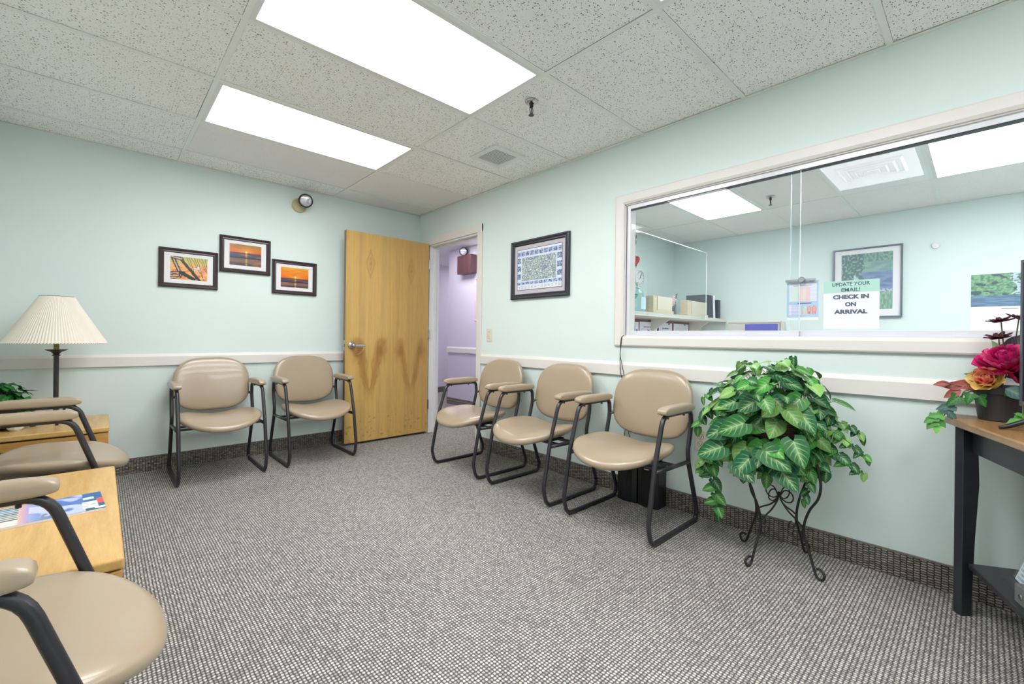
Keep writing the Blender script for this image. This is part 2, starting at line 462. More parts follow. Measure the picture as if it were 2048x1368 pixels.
def frame_ring(mb, w_, h_, wd, d0, d1, inner=None):
    """rectangular moulding in XZ, facing -y, from y=-d0(back, 0) with stepped profile; outer w_ x h_, width wd, height d1"""
    prof = inner or [(0, 0), (0, d1 * 0.8), (wd * 0.25, d1), (wd * 0.6, d1 * 0.75), (wd * 0.85, d1 * 0.8), (wd, d1 * 0.45), (wd, 0)]
    cs = [(-1, -1), (1, -1), (1, 1), (-1, 1)]; vs = []; n = len(prof)
    for sx, sz in cs:
        for (q, d) in prof: vs.append((sx * (w_ / 2 - q), -d, sz * (h_ / 2 - q)))
    fs = []
    for i in range(4):
        j = (i + 1) % 4
        for k in range(n - 1): fs.append((i * n + k, j * n + k, j * n + k + 1, i * n + k + 1))
    return mb.add(vs, fs)

# ================================================================== STRUCTURE
XL, YB = -3.24, -5.35         # left wall, rear wall
OX = 3.41                      # office far wall
DO0, DO1, DOZ = -0.185, -1.04, 2.035   # door opening
WO0, WO1, WZ0, WZ1 = -2.61, -5.0, 1.063, 1.957

mb = MB(); mb.box(XL - 0.1, 4.4, YB - 0.1, 2.8, -0.1, 0.0)
struct(mb.build('floor', M_carpet))
mb = MB(); mb.box(XL, 0.12, 0.0, 0.12, 0, H + 0.2)
struct(mb.build('wall_back', M_wall))
mb = MB(); mb.box(XL - 0.12, XL, YB, 0.12, 0, H + 0.2)
struct(mb.build('wall_left', M_wall))
mb = MB(); mb.box(XL - 0.12, OX + 0.12, YB - 0.12, YB, 0, H + 0.2)
struct(mb.build('wall_front', M_wall))
mb = MB()
mb.box(0, 0.12, DO0, 0.0, 0, H + 0.2)
mb.box(0, 0.12, DO1, DO0, DOZ, H + 0.2)
mb.box(0, 0.12, WO0, DO1, 0, H + 0.2)
mb.box(0, 0.12, WO1, WO0, 0, WZ0)
mb.box(0, 0.12, WO1, WO0, WZ1, H + 0.2)
mb.box(0, 0.12, YB, WO1, 0, H + 0.2)
struct(mb.build('wall_right', M_wall))
# office walls
mb = MB(); mb.box(OX, OX + 0.12, YB, -1.15, 0, H + 0.2); struct(mb.build('wall_office_far', M_wall))
mb = MB(); mb.box(0.12, OX, -1.27, -1.15, 0, H + 0.2); struct(mb.build('wall_office_end', M_wall))
# corridor walls
mb = MB(); mb.box(1.4, 4.3, -1.149, 1.4, 0, H + 0.2); struct(mb.build('wall_corridor_side', M_wall_lav))
mb = MB(); mb.box(0.0, 4.3, 2.62, 2.74, 0, H + 0.2); struct(mb.build('wall_corridor_end', M_wall_lav))
mb = MB(); mb.box(0.0, 0.12, 0.121, 2.62, 0, H + 0.2); mb.box(0.1205, 0.126, 0.0, 0.121, 0, H + 0.2); struct(mb.build('wall_corridor_near', M_wall_lav))
mb = MB(); mb.box(0.121, 1.399, -1.1495, -1.145, 0, H + 0.2); struct(mb.build('wall_corridor_close', M_wall_lav))
mb = MB(); mb.box(4.2, 4.3, 1.401, 2.62, 0, H + 0.2); struct(mb.build('wall_corridor_turn', M_wall_lav))

# ceilings: tiles between bars
T = 0.6096
def ygrid(k): return -(0.3092 + T * k)
YL = [0.0] + [ygrid(k) for k in range(0, 9) if ygrid(k) > YB] + [YB]
E0 = -0.973
XLn = [XL, E0 - 2 * T, E0, 0.0]
LIGHTS = {(1, 2), (1, 4), (1, 6), (1, 8)}            # (column, row) cells holding troffers
mb = MB(); tr = random.Random(4)
for ci in range(3):
    for ri in range(len(YL) - 1):
        if (ci, ri) in LIGHTS: continue
        ins = [tr.choice((.004, .004, .0132, .0142)) for _ in range(4)]
        if ci == 2: ins[1] = tr.choice((.0225, .0245, .0255))
        if ri == 0: ins[2] = .0245
        x0, x1 = XLn[ci] + ins[0], XLn[ci + 1] - ins[1]; y1, y0 = YL[ri] - ins[2], YL[ri + 1] + ins[3]
        if (ci, ri) == (1, 1) or (ci == 2 and ri in (0, 1)): mb.cur = 1
        else: mb.cur = 0
        mb.box(x0, x1, y0, y1, H + 0.004, H + 0.02)
struct(mb.build('ceiling', [M_tile, M_tile2]))
mb = MB(); mb.box(XL - 0.12, 4.4, YB - 0.12, 2.8, H + 0.2, H + 0.3); struct(mb.build('ceiling_slab', M_plenum))
mb = MB()
for x in XLn[1:3]: mb.box(x - 0.012, x + 0.012, YB, 0, H - 0.001, H + 0.0035)
for y in YL[1:-1]:
    for ci in range(3): mb.box(XLn[ci], XLn[ci + 1] - 0.0, y - 0.012, y + 0.012, H - 0.0006, H + 0.0032)
# wall angle
mb.box(XL, 0, -0.022, 0, H - 0.0008, H + 0.003); mb.box(-0.022, 0, YB, 0, H - 0.0008, H + 0.003); mb.box(XL, XL + 0.022, YB, 0, H - 0.0008, H + 0.003)
struct(mb.build('trim_ceiling_grid', M_tbar))
# office ceiling
OXL = [0.12, 1.19, 2.41, OX]; OYL = [-1.27] + [y for y in YL[1:] if y < -1.3]
OL = {(1, OYL.index(ygrid(3))), (1, OYL.index(ygrid(5))), (1, OYL.index(ygrid(6))), (1, OYL.index(ygrid(7))), (1, OYL.index(ygrid(8)))}
mb = MB()
for ci in range(3):
    for ri in range(len(OYL) - 1):
        if (ci, ri) in OL: continue
        mb.box(OXL[ci] + .004, OXL[ci + 1] - .004, OYL[ri] - .004, OYL[ri + 1] + .004, H + 0.004, H + 0.02)
struct(mb.build('ceiling_office', M_tile3))
mb = MB()
for x in OXL[1:3]: mb.box(x - 0.012, x + 0.012, YB, -1.27, H - 0.001, H + 0.0035)
for y in OYL[1:-1]: mb.box(0.12, OX, y - 0.012, y + 0.012, H - 0.0006, H + 0.0032)
struct(mb.build('trim_office_ceiling_grid', M_tbar))
# corridor ceiling
mb = MB(); mb.box(0.12, 1.4, -1.145, -.10, H + .001, H + .02); mb.box(0.12, .47, -.10, 1.10, H + .001, H + .02); mb.box(1.07, 1.4, -.10, 1.10, H + .001, H + .02); mb.box(0.12, 1.4, 1.10, 1.8, H + .001, H + .02)
mb.box(1.4, 4.2, 1.4, 1.8, H + .001, H + .02); mb.box(.12, 2.6, 1.8, 2.3, H + .001, H + .02); mb.box(3.8, 4.2, 1.8, 2.3, H + .001, H + .02); mb.box(.12, 4.2, 2.3, 2.62, H + .001, H + .02)
struct(mb.build('ceiling_corridor', M_tile2))
mb = MB()
for y in (2.35, 1.74, 1.13, -.13): mb.box(0.12, 1.4 if y < 1.4 else 4.2, y - .012, y + .012, H - .001, H + .002)
mb.box(1.07, 1.094, -1.14, 2.62, H - .0015, H + .002)
struct(mb.build('trim_corridor_ceiling_grid', M_tbar))

# baseboards (carpet) and chair rails
BH = 0.115
mb = MB(); mb.box(XL, 0, -0.008, 0, 0, BH - 0.006); struct(mb.build('baseboard_back', M_base))
mb = MB(); mb.box(XL, 0, -0.010, 0, BH - 0.006, BH); struct(mb.build('baseboard_back_binding', M_basecap))
mb = MB(); mb.box(-0.008, 0, YB, -1.105, 0, BH - 0.006); struct(mb.build('baseboard_right', M_baseR))
mb = MB(); mb.box(-0.010, 0, YB, -1.105, BH - 0.006, BH); struct(mb.build('baseboard_right_binding', M_basecap))
mb = MB(); mb.box(XL, XL + 0.008, YB, -0.01, 0, BH); struct(mb.build('baseboard_left', M_baseR))
mb = MB(); mb.box(1.39, 1.4, -1.14, 1.4, 0, 0.1); mb.box(1.39, 4.2, 1.4, 1.41, 0, 0.1); mb.box(0.126, 4.2, 2.61, 2.62, 0, 0.1); struct(mb.build('baseboard_corridor', M_base))
prof = [(0, .80), (.019, .80), (.019, .868), (.006, .889), (0, .889)]
mb = MB(); mb.prism([(-a, b) for a, b in prof], XL, 0, 'x'); struct(mb.build('trim_chair_rail_back', M_trim, fix=True))
mb = MB(); mb.prism([(-a, b) for a, b in prof], YB, -1.105, 'y'); struct(mb.build('trim_chair_rail_right', M_trim, fix=True))
mb = MB(); mb.prism([(1.4 - a, b) for a, b in prof], -1.14, 1.42, 'y'); struct(mb.build('trim_chair_rail_corridor', M_trim, fix=True))
mb = MB(); mb.prism([(XL + a, b) for a, b in prof], YB, -0.02, 'y'); struct(mb.build('trim_chair_rail_left', M_trim, fix=True))

# door casing and jamb
mb = MB()
cw = 0.062
mb.box(-0.018, 0, DO1 - cw, DO1 + 0.004, 0, DOZ + cw + .01)
mb.box(-0.018, 0, DO0 - 0.004, DO0 + 0.04, 0, DOZ + cw + .01)
mb.box(-0.0185, 0, DO1 - cw, DO0 + 0.04, DOZ - 0.004, DOZ + cw + .012)
struct(mb.build('trim_door_casing', M_trim, bevel=0.004))
mb = MB()
mb.box(0.0, 0.125, DO1 - 0.0, DO1 + 0.018, 0, DOZ); mb.box(0.0, 0.125, DO0 - 0.018, DO0, 0, DOZ); mb.box(0.0, 0.125, DO1, DO0, DOZ - 0.018, DOZ)
mb.box(0.048, 0.085, DO1 + 0.018, DO1 + 0.03, 0, DOZ - .018); mb.box(0.048, 0.085, DO0 - 0.03, DO0 - 0.018, 0, DOZ - .018); mb.box(0.048, 0.085, DO1 + .018, DO0 - .018, DOZ - 0.03, DOZ - .018)
struct(mb.build('trim_door_jamb', M_white, bevel=0.002))

# the open door -------------------------------------------------
DW, DH = 0.915, 2.02
door = thing('door_1', None, None, (-0.018, -0.172, 0.022), 0); struct(door)
def burl(x, z):
    """colour of the book-matched veneer; x from 0(free edge) .. DW, z up"""
    base = (0.825, 0.675, 0.405)
    c = base
    for cx_ in (0.245, 0.70):
        dx = abs(x - cx_)
        n1 = noise.noise(Vector((dx * 9, z * 4, cx_ * 7))); n2 = noise.noise(Vector((dx * 26, z * 12, 3)))
        # V shaped figure between z .35 and 1.0
        if 0.30 < z < 1.06:
            arm = 0.02 + 0.19 * max(0, (z - 0.36) / 0.66) ** 1.3
            dd = abs(dx - arm * (0.62 + 0.25 * n1)) + 0.02 * n2
            k = math.exp(-(dd / (0.016 + 0.035 * (z - 0.3))) ** 2) * sstep(0.36, 0.62, z) * (1 - sstep(0.95, 1.03, z))
            kk = math.exp(-((dx - 0.135) / 0.05) ** 2 - ((z - 0.86) / 0.09) ** 2)
            ln = math.exp(-((dd - 0.016 - 0.035 * (z - 0.3)) / 0.006) ** 2) * sstep(0.36, 0.5, z) * (1 - sstep(0.93, 1.0, z))
            c = mixc(c, (0.60, 0.42, 0.19), 0.45 * ln * (0.8 + n2))
            c = mixc(c, (0.62, 0.44, 0.20), min(0.85, 0.8 * k * (0.8 + 0.4 * n2) + 0.75 * kk * (0.7 + 0.8 * n2)))
        e = (dx / (0.045 + 0.012 * n2)) + abs(z - (1.73 if cx_ < .4 else 1.70)) / (0.14 + .02 * n1)
        rim = math.exp(-((e - 0.95) / 0.16) ** 2) * 0.38 + math.exp(-((e - 0.45) / 0.15) ** 2) * .3 + (0.55 if e < 0.2 else 0)
        c = mixc(c, (0.62, 0.44, 0.20), rim)
    streak = noise.noise(Vector((x * 14, z * 0.6, 1.5))) * 0.06 + noise.noise(Vector((x * 45, z * 1.1, 7))) * 0.04
    c = tuple(max(0, q * (1 + streak)) for q in c)
    if 0.44 < x < 0.458: c = mixc(c, (0.80, 0.65, 0.36), 0.4)
    if x > 0.45 : c = mixc(c, (0.74, 0.58, 0.30), 0.22)
    if x > 0.71 and z > 1.57: c = mixc(c, (0.84, 0.68, 0.42), 0.35)
    scuff = noise.noise(Vector((x * 30, z * 30, 9)))
    if z < 0.25 and scuff > 0.45: c = mixc(c, (0.5, 0.36, 0.16), 0.35)
    return lin(c)
mb = MB()
mb.grid(lambda u, v: (-DW + u * DW, -0.045, v * DH), 110, 240, lambda u, v: burl(u * DW, v * DH))
nf = len(mb.f)
edge = lin((0.50, 0.36, 0.18))
o_ = len(mb.v); mb.add([(-DW, -0.045, 0), (0, -0.045, 0), (0, 0, 0), (-DW, 0, 0), (-DW, -0.045, DH), (0, -0.045, DH), (0, 0, DH), (-DW, 0, DH)],
                       [(0, 3, 2, 1), (4, 5, 6, 7), (1, 2, 6, 5), (2, 3, 7, 6), (3, 0, 4, 7)], edge)
door_leaf = mb.build('door_leaf', M_doorwood, door)
for z in (0.29, 1.05, 1.80):
    mb = MB(); mb.box(-0.003, 0.006, -0.046, -0.008, z - 0.05, z + 0.05); mb.tube([(0.004, -0.05, z - 0.05), (0.004, -0.05, z + 0.05)], 0.006, 8)
    mb.build('hinge', M_chrome, door)
for side in (-1, 1):
    y0 = -0.045 if side < 0 else 0.0
    mb = MB(); Rr = Matrix.Rotation(PI / 2 * (1 if side < 0 else -1), 3, 'X')
    mb.lathe([(0.036, 0), (0.036, 0.006), (0.028, 0.012), (0.013, 0.014), (0.012, 0.045), (0.016, 0.05), (0.016, 0.066), (0.012, 0.07)], (-DW + 0.06, y0, 0.93), 20, R=Rr)
    hd = mb.build('door_handle', M_chrome, door, smooth=True, fix=True)
    mb = MB(); yy = y0 + side * 0.058
    mb.box(-DW + 0.05, -DW + 0.175, yy - 0.007, yy + 0.007, 0.918, 0.941, R=None)
    lv = mb.build('lever', M_chrome, hd, bevel=0.004)
mb = MB(); mb.box(-DW - 0.0015, -DW + 0.001, -0.036, -0.009, 0.88, 0.98); mb.box(-DW - 0.012, -DW, -0.029, -0.016, 0.918, 0.942); mb.build('latch_plate', M_chrome, door)
mb = MB(); mb.tube([(-DW + 0.10 + 0.09 * math.sin(a), -0.0465, 0.94 - 0.10 * math.cos(a)) for a in [0.2 + i * 0.12 for i in range(12)]], 0.0016, 6)
tag(mb.build('scratch_arc', plain('pale_scratch', C8(226, 196, 130), 0.5), door), 'pale curved scratch swept by the lever', None)

# window opening: casing, tracks, panes ------------------------
win = thing('window_1', None, None, (0, 0, 0)); struct(win)
mb = MB()
def casing_ring(mb, y0, y1, z0, z1, wd, th):
    # casing around opening on the x=0 face, room side; mitred, with rounded profile
    prof = [(0, 0), (0, th * 0.75), (wd * 0.12, th), (wd * 0.8, th), (wd, th * 0.55), (wd, 0)]
    cs = [(y0, z0, 1, -1), (y1, z0, -1, -1), (y1, z1, -1, 1), (y0, z1, 1, 1)]
    vs = []; n = len(prof)
    for (y, z, sy, sz) in cs:
        for q, d in prof: vs.append((-d, y + sy * (wd - q), z + sz * (wd - q)))
    fs = []
    for i in range(4):
        j = (i + 1) % 4
        for k in range(n - 1): fs.append((i * n + k, i * n + k + 1, j * n + k + 1, j * n + k))
    mb.add(vs, fs)
casing_ring(mb, WO0, WO1, WZ0, WZ1, 0.066, 0.02)
mb.build('window_casing', M_trim, win, fix=True)
mb = MB()
mb.box(0.0, 0.125, WO1, WO0, WZ1 - 0.006, WZ1); mb.box(0.0, 0.125, WO1, WO0, WZ0, WZ0 + 0.004)
mb.box(0.0, 0.125, WO0 - 0.006, WO0, WZ0, WZ1); mb.box(0.0, 0.125, WO1, WO1 + 0.006, WZ0, WZ1)
mb.build('window_liner', M_trim, win)
mb = MB()
mb.box(0.012, 0.018, WO1 + .006, WO0 - .006, WZ1 - 0.032, WZ1 - 0.006)
mb.box(0.030, 0.034, WO1 + .006, WO0 - .006, WZ1 - 0.032, WZ1 - 0.006)
mb.box(0.050, 0.056, WO1 + .006, WO0 - .006, WZ1 - 0.036, WZ1 - 0.006)
mb.box(0.012, 0.056, WO0 - 0.010, WO0 - 0.006, WZ0 + .004, WZ1 - 0.006)
mb.box(0.012, 0.016, WO0 - 0.034, WO0 - 0.006, WZ0 + .004, WZ1 - 0.032)
mb.box(0.010, 0.056, WO1 + .006, WO0 - .006, WZ0 + 0.002, WZ0 + 0.006)
mb.build('track', M_alu, win)
mb = MB(); mb.box(0.018, 0.050, WO1 + .006, WO0 - .006, WZ1 - 0.012, WZ1 - 0.007); mb.box(0.0185, 0.0495, WO1 + .006, WO0 - .006, WZ1 - 0.0345, WZ1 - 0.034)  # dark strips stand in for the shade in the track gap
mb.build('slot_shade_strip', M_slot, win)
for nm, (xa, ya, yb) in {'a': (0.022, WO0 - 0.02, -3.622), 'b': (0.042, -3.575, WO1 + 0.01)}.items():
    mb = MB(); mb.box(xa - .003, xa + .003, yb, ya, WZ0 + 0.03, WZ1 - 0.03)
    p = mb.build('pane', M_glass, win)
    mb = MB(); mb.box(xa - .007, xa + .007, yb, ya, WZ0 + 0.006, WZ0 + 0.036); mb.build('pane_rail', M_alu, p, bevel=0.0015)
    mb = MB(); ye = yb if nm == 'a' else ya
    mb.box(xa - .0031, xa + .0031, ye - .0014, ye + .0014, WZ0 + 0.036, WZ1 - 0.034); mb.build('pane_edge', M_glassedge, p)
mb = MB(); Rr = Matrix.Rotation(-PI / 2, 3, 'Y')
mb.lathe([(0.013, 0), (0.015, 0.004), (0.015, 0.018), (0.012, 0.021)], (0.018, -3.634, 1.357), 18, R=Rr)
mb.box(0.010, 0.02, -3.69, -3.56, 1.352, 1.362)
mb.build('window_lock', M_chrome, win, smooth=False)

# ================================================================== LIGHTS
def troffer(name, label, x0, x1, y0, y1, strength, col, group, fw=0.022, mat=None):
    t = thing(name, label, 'ceiling light', ((x0 + x1) / 2, (y0 + y1) / 2, H), 0, group)
    a, b = (x1 - x0) / 2, (y1 - y0) / 2
    mb = MB(); mb.box(-a, a, -b, -b + fw, -0.002, 0.02); mb.box(-a, a, b - fw, b, -0.002, 0.02); mb.box(-a, -a + fw, -b + fw, b - fw, -0.002, 0.02); mb.box(a - fw, a, -b + fw, b - fw, -0.002, 0.02)
    mb.build('light_frame', M_white, t)
    mb = MB(); mb.box(-a + fw, a - fw, -b + fw, b - fw, 0.003, 0.008)
    mb.build('diffuser', mat or emission_mat('lit_diffuser', col, strength), t)
    return t
M_lens = emission_mat('lit_acrylic_lens', (0.97, 0.98, 1.0, 1), ROOM_LIGHT)
for k, lab in ((1, 'lit fluorescent troffer nearest the back wall, above the open wooden door'), (3, 'large lit fluorescent troffer in the middle of the waiting room ceiling'),
               (5, 'lit fluorescent troffer barely in view at the top edge of the photo'), (7, 'lit fluorescent troffer behind the camera over the waiting room')):
    troffer('ceiling_light', lab, E0 - 2 * T + .012, E0 - .012, ygrid(k + 1) + .012, ygrid(k) - .012, ROOM_LIGHT, None, 'waiting room ceiling lights', mat=M_lens)
M_lens2 = emission_mat('lit_office_lens', (0.95, 0.96, 1.0, 1), OFFICE_LIGHT)
for k, lab in ((3, 'lit troffer in the office ceiling seen through the left window pane'), (6, 'bright lit troffer in the office ceiling at the right edge of the window')):
    troffer('ceiling_light', lab, 1.19 + .012, 2.41 - .012, ygrid(k + 1) + .012, ygrid(k) - .012, OFFICE_LIGHT, None, 'office ceiling lights', mat=M_lens2)
troffer('ceiling_light', 'added lit troffer brightening the office from beyond the right edge of the window, out of view', 1.19 + .012, 2.41 - .012, YB + .1, ygrid(7) - .012 - .0, OFFICE_LIGHT, None, 'office ceiling lights', mat=M_lens2)  # extra unseen troffer, added to brighten the office
t = thing('ceiling_diffuser', 'pale square stepped air diffuser panel in the office ceiling behind the right pane', 'air diffuser', (1.80, (ygrid(5) + ygrid(6)) / 2, H))
M_dif = plain('white_diffuser_enamel', C8(244, 244, 244), 0.5, var=0.005)
mb = MB(); mb.box(-.597, .597, -.293, .293, 0, .012); mb.build('panel', M_dif, t)
for i, s_ in enumerate((0.20, 0.15, 0.10, 0.05)):
    mb = MB(); a = s_; mb.lathe([(a * 1.414, -0.002 - i * 0.004), (a * 1.30, -0.012 - i * 0.004), (a * 1.25, -0.002 - i * .004)], (0, 0, 0), 4, cap=False, R=Matrix.Rotation(PI / 4, 3, 'Z')); mb.build('louvre', M_dif, t, thick=0.001)
M_lens3 = emission_mat('lit_corridor_lens', (0.97, 0.94, 1.0, 1), CORRIDOR_LIGHT)
troffer('ceiling_light', 'lit troffer in the lavender corridor seen just under the door head', 0.47, 1.07, -0.10, 1.10, CORRIDOR_LIGHT, None, None, mat=M_lens3)
troffer('ceiling_light', 'lit troffer around the corner of the lavender corridor, out of sight', 2.6, 3.8, 1.8, 2.3, CORRIDOR_LIGHT, None, None, mat=M_lens3)

# air vent
t = thing('air_vent', 'small white louvred vent in the ceiling near the sprinkler', 'vent', (-0.468, -1.818, H))
mb = MB(); a = 0.145; b = 0.105
mb.box(-a, a, -a, -b, -0.006, 0.003); mb.box(-a, a, b, a, -0.006, 0.003); mb.box(-a, -b, -b, b, -0.006, 0.003); mb.box(b, a, -b, b, -0.006, 0.003)
mb.build('vent_frame', M_white, t)
mb = MB(); mb.box(-b, b, -b, b, 0.0005, 0.003); mb.build('vent_backing', plain('vent_throat_shade', C8(50, 48, 44), 0.8), t)  # plate coloured dark to imitate shade behind the slats
mb = MB()
for i in range(13):
    x = -b + 0.008 + i * (2 * b - .016) / 12
    mb.box(-b, b, x - 0.0035, x + 0.0035, -0.005, -0.002, R=None)
mb.build('slats', M_tbar, t)

# sprinklers
def sprinkler(label, x, y):
    t = thing('fire_sprinkler', label, 'sprinkler', (x, y, H))
    mb = MB(); mb.lathe([(0.0, -0.001), (0.036, -0.001), (0.036, -0.006), (0.028, -0.012), (0.014, -0.014)], (0, 0, 0), 24, cap=False); mb.build('escutcheon', M_chrome, t, smooth=True)
    mb = MB(); mb.lathe([(0.011, -0.012), (0.011, -0.034), (0.008, -0.036)], (0, 0, 0), 12)
    for s_ in (-1, 1): mb.tube(spline([(s_ * 0.006, 0, -0.034), (s_ * 0.013, 0, -0.048), (s_ * 0.009, 0, -0.068), (0.001 * s_, 0, -0.076)]), 0.0024, 6)
    mb.tube([(0, 0, -0.036), (0, 0, -0.074)], 0.003, 6)
    mb.build('sprinkler_body', M_bolt, t)
    mb = MB(); mb.lathe([(0.004, -0.074), (0.015, -0.078), (0.016, -0.081), (0.004, -0.080)], (0, 0, 0), 14); mb.build('deflector', M_bolt, t)
sprinkler('chrome fire sprinkler hanging from the waiting room ceiling', -0.842, -2.525)
sprinkler('small fire sprinkler in the office ceiling seen through the glass', 1.966, -2.915)

# emergency lamp head on back wall
def lamp_head(mb_body, mb_lens, mb_rim, c, d, r=0.058):
    Rm = Vector(d).to_track_quat('Z', 'Y').to_matrix()
    mb_body.lathe([(0.012, -0.06), (r * 0.6, -0.05), (r * 0.95, -0.012), (r * 1.02, 0)], c, 24, R=Rm)
    mb_rim.lathe([(r * 1.05, -0.01), (r * 1.05, 0.006), (r * 0.93, 0.008), (r * 0.93, 0)], c, 28, R=Rm, cap=False)
    mb_lens.lathe([(r * 0.94, 0.002), (r * 0.8, 0.007), (r * 0.4, 0.012), (0.001, 0.013)], c, 28, R=Rm)
M_lens_off = plain('ribbed_lamp_glass', C8(205, 205, 210), 0.12, metal=0.5, var=0.3, scale=30)
M_rim = plain('black_rubber_rim', C8(32, 34, 30), 0.5)
t = thing('emergency_light', 'round emergency spotlight on a beige base high on the back wall', 'emergency light', (-1.293, 0, 2.235))
mb = MB(); mb.lathe([(0.064, 0), (0.064, 0.018), (0.056, 0.028), (0.02, 0.032)], (0, 0, 0), 28, R=Matrix.Rotation(PI / 2, 3, 'X')); mb.build('wall_base', M_tan_metal, t)
mb = MB(); mb.tube([(0.0, -0.025, 0.0), (0.012, -0.06, 0.014), (0.02, -0.085, 0.022)], 0.012, 8); mb.build('swivel_arm', M_tan_metal, t, smooth=True)
b_, l_, rr_ = MB(), MB(), MB(); lamp_head(b_, l_, rr_, (0.022, -0.115, 0.026), (-0.18, -0.93, -0.28))
b_.build('lamp_housing', M_tan_metal, t, smooth=True); l_.build('lamp_lens', M_lens_off, t, smooth=True); rr_.build('lamp_rim', M_rim, t, smooth=True)

t = thing('emergency_light', 'wood-grain emergency light box with one lamp on the lavender corridor wall', 'emergency light', (1.4, 0.875, 1.97), -PI / 2)
mb = MB(); mb.box(-0.165, 0.165, -0.11, 0, 0, 0.27); mb.build('battery_case', M_walnut, t, bevel=0.004)
b_, l_, rr_ = MB(), MB(), MB(); lamp_head(b_, l_, rr_, (-0.06, -0.075, 0.338), (0.55, -0.8, -0.12), 0.060)
b_.tube([(-0.06, -0.055, 0.27), (-0.06, -0.055, 0.315)], 0.01, 8)
b_.build('lamp_housing', M_frame_grey, t, smooth=True); l_.build('lamp_lens', M_lens_off, t, smooth=True); rr_.build('lamp_rim', M_rim, t, smooth=True)

# framed item on the corridor wall, seen edge-on
t = thing('wall_frame', 'pale framed board on the corridor wall, cut off by the door casing', 'frame', (1.4, 0.42, 1.58), -PI / 2)
mb = MB(); frame_ring(mb, 0.56, 0.62, 0.04, 0, 0.05); mb.build('frame', plain('pale_pink_frame', C8(214, 200, 204), 0.4), t, fix=True)
mb = MB(); mb.box(-.25, .25, -.012, 0, -.28, .28); mb.build('board', M_mat_white, t)

# ================================================================== CHAIRS
def make_chair():
    t = thing('waiting_chair', 'x', 'chair')
    X = 0.268; r = 0.0125
    for s_ in (-1, 1):
        pts = [(-.49, .648), (-.572, .40), (-.628, .12), (-.60, .0125), (-.10, .0125), (-.082, .06), (-.196, .36), (-.206, .42), (-.168, .56), (-.175, .648)]
        rad = [.055, .02, .02, .05, .06, .03, .02, .03, .03, .035]
        path = fillet([(0, a, b) for a, b in pts], rad, 6, closed=True)
        mb = MB(); mb.tube([(s_ * X, p.y, p.z) for p in path], r, 12, closed=True)
        mb.build('side_frame', M_steel, t, smooth=True)
        mb = MB(); mb.tube([(s_ * X, -.198, .362), (s_ * X, -.58, .372)], 0.0115, 10)
        mb.build('side_brace', M_steel, t, smooth=True)
        def wp(l):
            x, y, z = l
            if z < 0: z *= 0.55
            return (x, y, z)
        mb = MB(); mb.sellip((s_ * X, -.340, .666), (.170, .028, .031), e_h=.15, e_v=.62, nu=36, nv=16, ax=(1, 0, 2), warp=wp)
        pad = mb.build('armrest', M_vinyl, t, smooth=True, fix=True)
        mb = MB(); mb.box(s_ * X - .016, s_ * X + .016, -.485, -.20, .650, .656)
        for yy in (-.44, -.26): mb.lathe([(.006, .628), (.006, .636)], (s_ * X, yy, 0), 8)
        mb.build('armrest_bracket', M_steel, pad)
    mb = MB()
    mb.box(-X, X, -.375, -.345, .364, .376); mb.box(-X, X, -.50, -.47, .364, .376)
    mb.box(-.19, -.12, -.50, -.345, .374, .385); mb.box(.12, .19, -.50, -.345, .374, .385)
    mb.build('seat_support', M_steel, t, smooth=False)
    def wseat(l):
        x, y, z = l           # y -> world y, front is negative
        fr = max(0.0, -y / 0.25); bk = max(0.0, y / 0.25)
        z += 0.038 * (abs(x) / 0.26) ** 2 - 0.028 * fr ** 2 + 0.016 * bk ** 2 - 0.020 * math.cos(x / 0.27 * PI) * bk * (1 - .3 * bk)
        y *= 1.0 - 0.08 * (abs(x) / 0.26) ** 2 * fr
        return (x, y, z)
    mb = MB(); mb.sellip((0, -.445, .404), (.266, .255, .042), e_h=.80, e_v=.74, nu=72, nv=24, warp=wseat)
    mb.build('seat', M_vinyl, t, smooth=True, fix=True)
    def wback(l):
        x, z, y = l           # local: a->x, b->z, c->y thickness
        y -= 0.030 * (abs(x) / 0.26) ** 2
        y += 0.2 * z
        x *= 1.0 - 0.08 * max(0, z / 0.2) ** 2 - 0.03 * max(0, -z / 0.2) ** 2
        return (x, z, y)
    mb = MB(); mb.sellip((0, -.100, .652), (.258, .205, .038), e_h=.64, e_v=.70, nu=72, nv=24, ax=(0, 2, 1), warp=wback)
    mb.build('backrest', M_vinyl, t, smooth=True, fix=True)
    for s_ in (-1, 1):
        mb = MB(); mb.tube([(s_ * X, -.172, .56), (s_ * .225, -.125, .575)], .010, 8); mb.build('back_bracket', M_steel, t)
    return t
proto = make_chair()
chairs = [((-1.97, -.0), 0, 'tan vinyl armchair against the back wall beneath the two left pictures, left of its pair', 'chairs against the back wall'),
          ((-1.268, -.0), 0, 'tan vinyl armchair against the back wall just left of the open door', 'chairs against the back wall'),
          ((-.0, -1.505), -PI / 2, 'tan vinyl armchair beside the doorway, farthest of the three under the window wall', 'chairs along the window wall'),
          ((-.0, -2.190), -PI / 2, 'middle tan vinyl armchair of the row of three along the window wall', 'chairs along the window wall'),
          ((-.0, -2.885), -PI / 2, 'tan vinyl armchair with black speakers beneath it, nearest the leafy plant', 'chairs along the window wall'),
          ((-3.215, -1.195), PI / 2, 'tan vinyl armchair between the two wooden tables at the left edge', 'chairs by the left wall'),
          ((-3.215, -2.985), PI / 2, 'tan vinyl armchair in the lower left foreground, nearest the camera', 'chairs by the left wall')]
for i, ((x, y), rz, lab, grp) in enumerate(chairs):
    c = proto if i == 0 else copy_tree(proto)
    c.location = (x, y, 0); c.rotation_euler = (0, 0, rz); c['label'] = lab; c['group'] = grp

